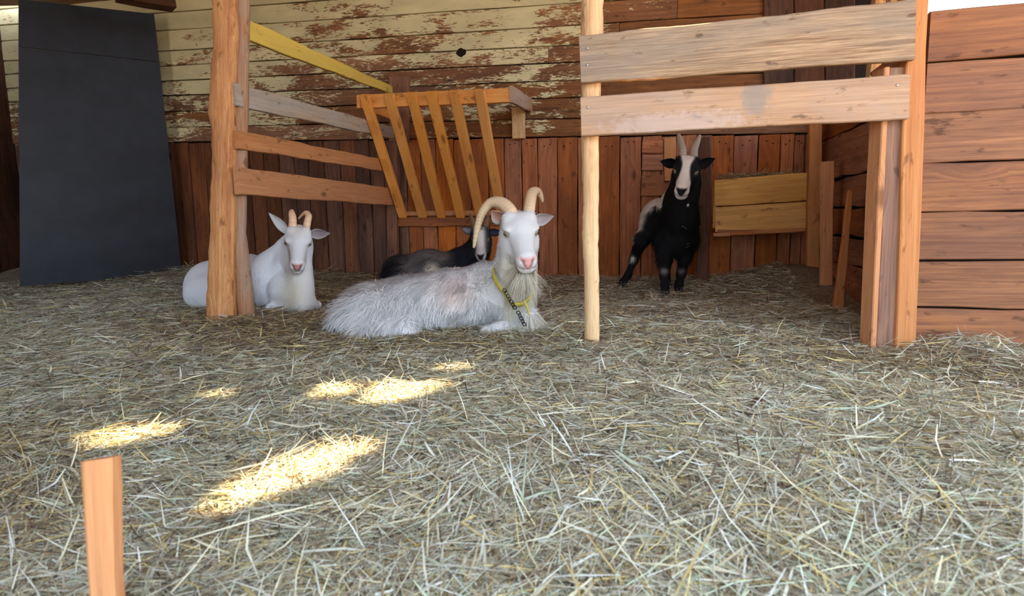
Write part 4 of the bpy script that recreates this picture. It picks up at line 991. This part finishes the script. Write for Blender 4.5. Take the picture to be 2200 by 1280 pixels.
# --- 4: the black and white goat standing
def goat4():
    S = SDF()
    f1, f2, h1, h2 = G(1429, 636), G(1457, 633), G(1338, 614), G(1432, 611)
    root = empty('goat', np.array([(f1[0] + h1[0]) / 2, (f1[1] + h1[1]) / 2, f1[2]]), 'black goat with white blaze and white flank band standing by the wall', 'goat')
    fy, hy = f1[1], h1[1]
    S.ell(P(1460, 482, fy + .10), (0.125, 0.15, 0.18), 0.06); S.ell(P(1438, 478, fy + .30), (0.155, 0.2, 0.175), 0.07); S.ell(P(1415, 474, hy - .02), (0.135, 0.17, 0.155), 0.06)
    S.ell(P(1460, 520, fy + .08), (0.12, 0.12, 0.1), 0.06)
    S.cone(P(1452, 445, fy + .12), P(1474, 392, fy - .02), 0.125, 0.085, 0.05)
    hd = Head(P(1475, 366, fy - .08), (-0.34, -0.84, -0.42), (0.0, -0.4, 0.95), 1.42)
    S.cone(P(1474, 392, fy - .02), hd.w(-0.03, 0, -0.01), 0.085, 0.068, 0.04); S.cone(P(1474, 405, fy - .04), P(1468, 470, fy + .0), 0.08, 0.10, 0.05)
    hd.add(S)
    def leg(pts, rr):
        for i in range(len(pts) - 1): S.cone(pts[i], pts[i + 1], rr[i], rr[i + 1], 0.03)
    leg([P(1424, 515, fy + .06), P(1427, 555, fy + .03), P(1427, 588, fy + .02), P(1428, 612, fy + .02), f1 + Z * 0.03], [0.07, 0.042, 0.031, 0.024, 0.03])
    leg([P(1478, 515, fy + .08), P(1472, 552, fy + .06), P(1464, 586, f2[1] + .02), P(1459, 610, f2[1] + .02), f2 + Z * 0.03], [0.07, 0.042, 0.031, 0.024, 0.03])
    leg([P(1398, 492, hy - .03), P(1378, 515, hy - .08), P(1362, 557, hy + .05), P(1350, 590, hy + .02), h1 + Z * 0.028], [0.085, 0.052, 0.030, 0.023, 0.029])
    leg([P(1432, 495, hy + .0), P(1430, 520, hy - .04), P(1434, 560, hy + .06), P(1432, 590, h2[1] + .02), h2 + Z * 0.028], [0.09, 0.06, 0.032, 0.023, 0.029])
    V, Q = S.mesh(0.0065)
    BLK, WHT = c3(22, 20, 22), c3(224, 214, 202); x = V[:, 0] / V[:, 1] * FPX + CX
    ny = (V[:, 2] - CAMH) / V[:, 1]; py = CY - FPX * np.tan(np.arctan(ny) + PITCH) - (x - CX) * 0.0162
    n = vnoise(V, 30, 7); col = np.tile(BLK, (len(V), 1))
    # white saddle: a band from the loin down the flank, fixed on the body
    dY = V[:, 1] - (hy - 0.16); zz = V[:, 2]
    band = np.exp(-((dY - 0.12 - 0.2 * (0.62 - zz) + 0.02 * n) / 0.075) ** 4) * (zz > 0.34) * (V[:, 0] < P(1424, 470, hy)[0] + 0.02)
    top = (zz > 0.605 + 0.015 * n) * (dY > -0.08) * 1.0
    col = lerp(col, WHT, np.clip(np.maximum(band * 1.3, top) + 0.15 * n * (band > 0.2), 0, 1))
    l = hd.l(V); near = np.linalg.norm(l - np.array([0.07, 0, 0]), axis=1) < 0.2
    bw = 0.021 + 0.006 * np.cos(l[:, 0] * 40); bl_ = np.clip(2.2 * np.exp(-(l[:, 1] / bw) ** 4) * (l[:, 2] > -0.035) * (l[:, 0] > -0.045), 0, 1) * near
    muz = np.clip((l[:, 0] - 0.125) / 0.012, 0, 1) * (l[:, 2] > -0.052 + 0.006 * n) * near
    chin = near * (l[:, 2] < -0.058) * (l[:, 0] > 0.12)
    col = lerp(col, WHT, np.clip(np.maximum(np.maximum(bl_, muz), chin * 0.8), 0, 1))
    col = face_paint(hd, V, col, c3(40, 34, 34), c3(40, 34, 34), c3(14, 12, 12))
    for kx, ky, Yk in ((1427, 583, fy), (1463, 581, f2[1])):
        k = P(kx, ky, Yk); col = lerp(col, c3(128, 118, 114), np.clip(1.3 * np.exp(-((V - k) ** 2).sum(1) / 0.02 ** 2), 0, 1))
    k = P(1357, 556, hy); col = lerp(col, WHT, np.clip(1.2 * np.exp(-((V - k) ** 2).sum(1) / 0.022 ** 2), 0, 1))
    mk('body', V, Q, M['hide'], root, cols=col); eyes(hd, root); y0 = hd.w(0, 0, 0.05)[1]; HC = c3(160, 142, 124)
    for q, (a, b, c) in ((-1, ((1467, 325), (1462, 305), (1458, 290))), (1, ((1491, 325), (1497, 306), (1503, 292)))):
        tube('horn', [hd.w(0.0, 0.03 * q, 0.03), P(*a, y0 + .03), P(*b, y0 + .09), P(*c, y0 + .17)], [0.026, 0.024, 0.02, 0.012], M['horn'], root, HC, rings=0.08, nring=13)
    ear(root, hd.w(-0.02, -0.048, 0.015), P(1418, 346, y0 + .02), 0.07, (-0.1, -1, -0.3), BLK, BLK * 1.6, 0.35)
    ear(root, hd.w(-0.02, 0.048, 0.015), P(1537, 340, y0 + .02), 0.07, (0.1, -1, -0.3), BLK, BLK * 1.6, 0.35)
    for p in (f1, f2, h1, h2):
        for q in (-1, 1):
            V4 = []
            for (z, rr) in ((0.0, 0.022), (0.02, 0.020), (0.042, 0.016)):
                for i in range(10): a = i * math.pi / 5; V4.append(p + np.array([q * 0.013 + math.cos(a) * rr * 0.75, -0.012 + math.sin(a) * rr * 1.35 + (0.0 if z else -0.006), z - 0.004]))
            F4 = [(r * 10 + i, r * 10 + (i + 1) % 10, (r + 1) * 10 + (i + 1) % 10, (r + 1) * 10 + i) for r in range(2) for i in range(10)] + [tuple(range(20, 30)), tuple(range(9, -1, -1))]
            mk('hoof', V4, F4, M['hoof'], root)
    def kp(p, nn):
        l = hd.l(p); return ~((l[:, 0] > 0.03) & (np.abs(l[:, 1]) < 0.08) & (np.abs(l[:, 2]) < 0.09)) & (p[:, 2] > 0.2)
    fur(root, V, Q, col, 16000, 6, lambda p: np.where((p[:, 2] < 0.6) & (p[:, 1] < fy + .15), 0.06, 0.035), lambda p, nn: np.tile([-0.2, 0.5, -0.9], (len(p), 1)), 0.0015, 0.3, 0.3, keep=kp, cj=0.3)
    fur(root, V, Q, np.tile(c3(190, 180, 160), (len(V), 1)), 160, 26, lambda p: 0.05 + 0 * p[:, 0], lambda p, nn: np.random.default_rng(1).normal(size=p.shape), 0.0012, 0.3, 0.3, name='straw_bits', keep=lambda p, nn: (p[:, 2] < 0.55) & (p[:, 2] > 0.3) & (p[:, 1] < fy + .12), cj=0.2)
    sphere('bell', P(1478, 441, fy - .19), 0.009, M['steel'], root, (1, 1, 1.5))
goat4()

# ------------------------------------------------------------------ small debris
g = G(1628, 877)
V = []; r = np.random.default_rng(4)
for j in range(5):
    for i in range(9):
        a = i * 2 * math.pi / 9; rr = math.sin(math.pi * (j + 0.5) / 5) * (1 + 0.2 * r.normal()); V.append(g + np.array([math.cos(a) * rr * 0.03, math.sin(a) * rr * 0.02, 0.012 + 0.016 * math.cos(math.pi * (j + 0.5) / 5)]))
F = [(j * 9 + i, (j + 1) * 9 + i, (j + 1) * 9 + (i + 1) % 9, j * 9 + (i + 1) % 9) for j in range(4) for i in range(9)] + [tuple(range(9)), tuple(range(44, 35, -1))]
tag(mk('bark_piece', V, F, M['bark']), 'small brown lump of bark lying on the straw', 'bark')
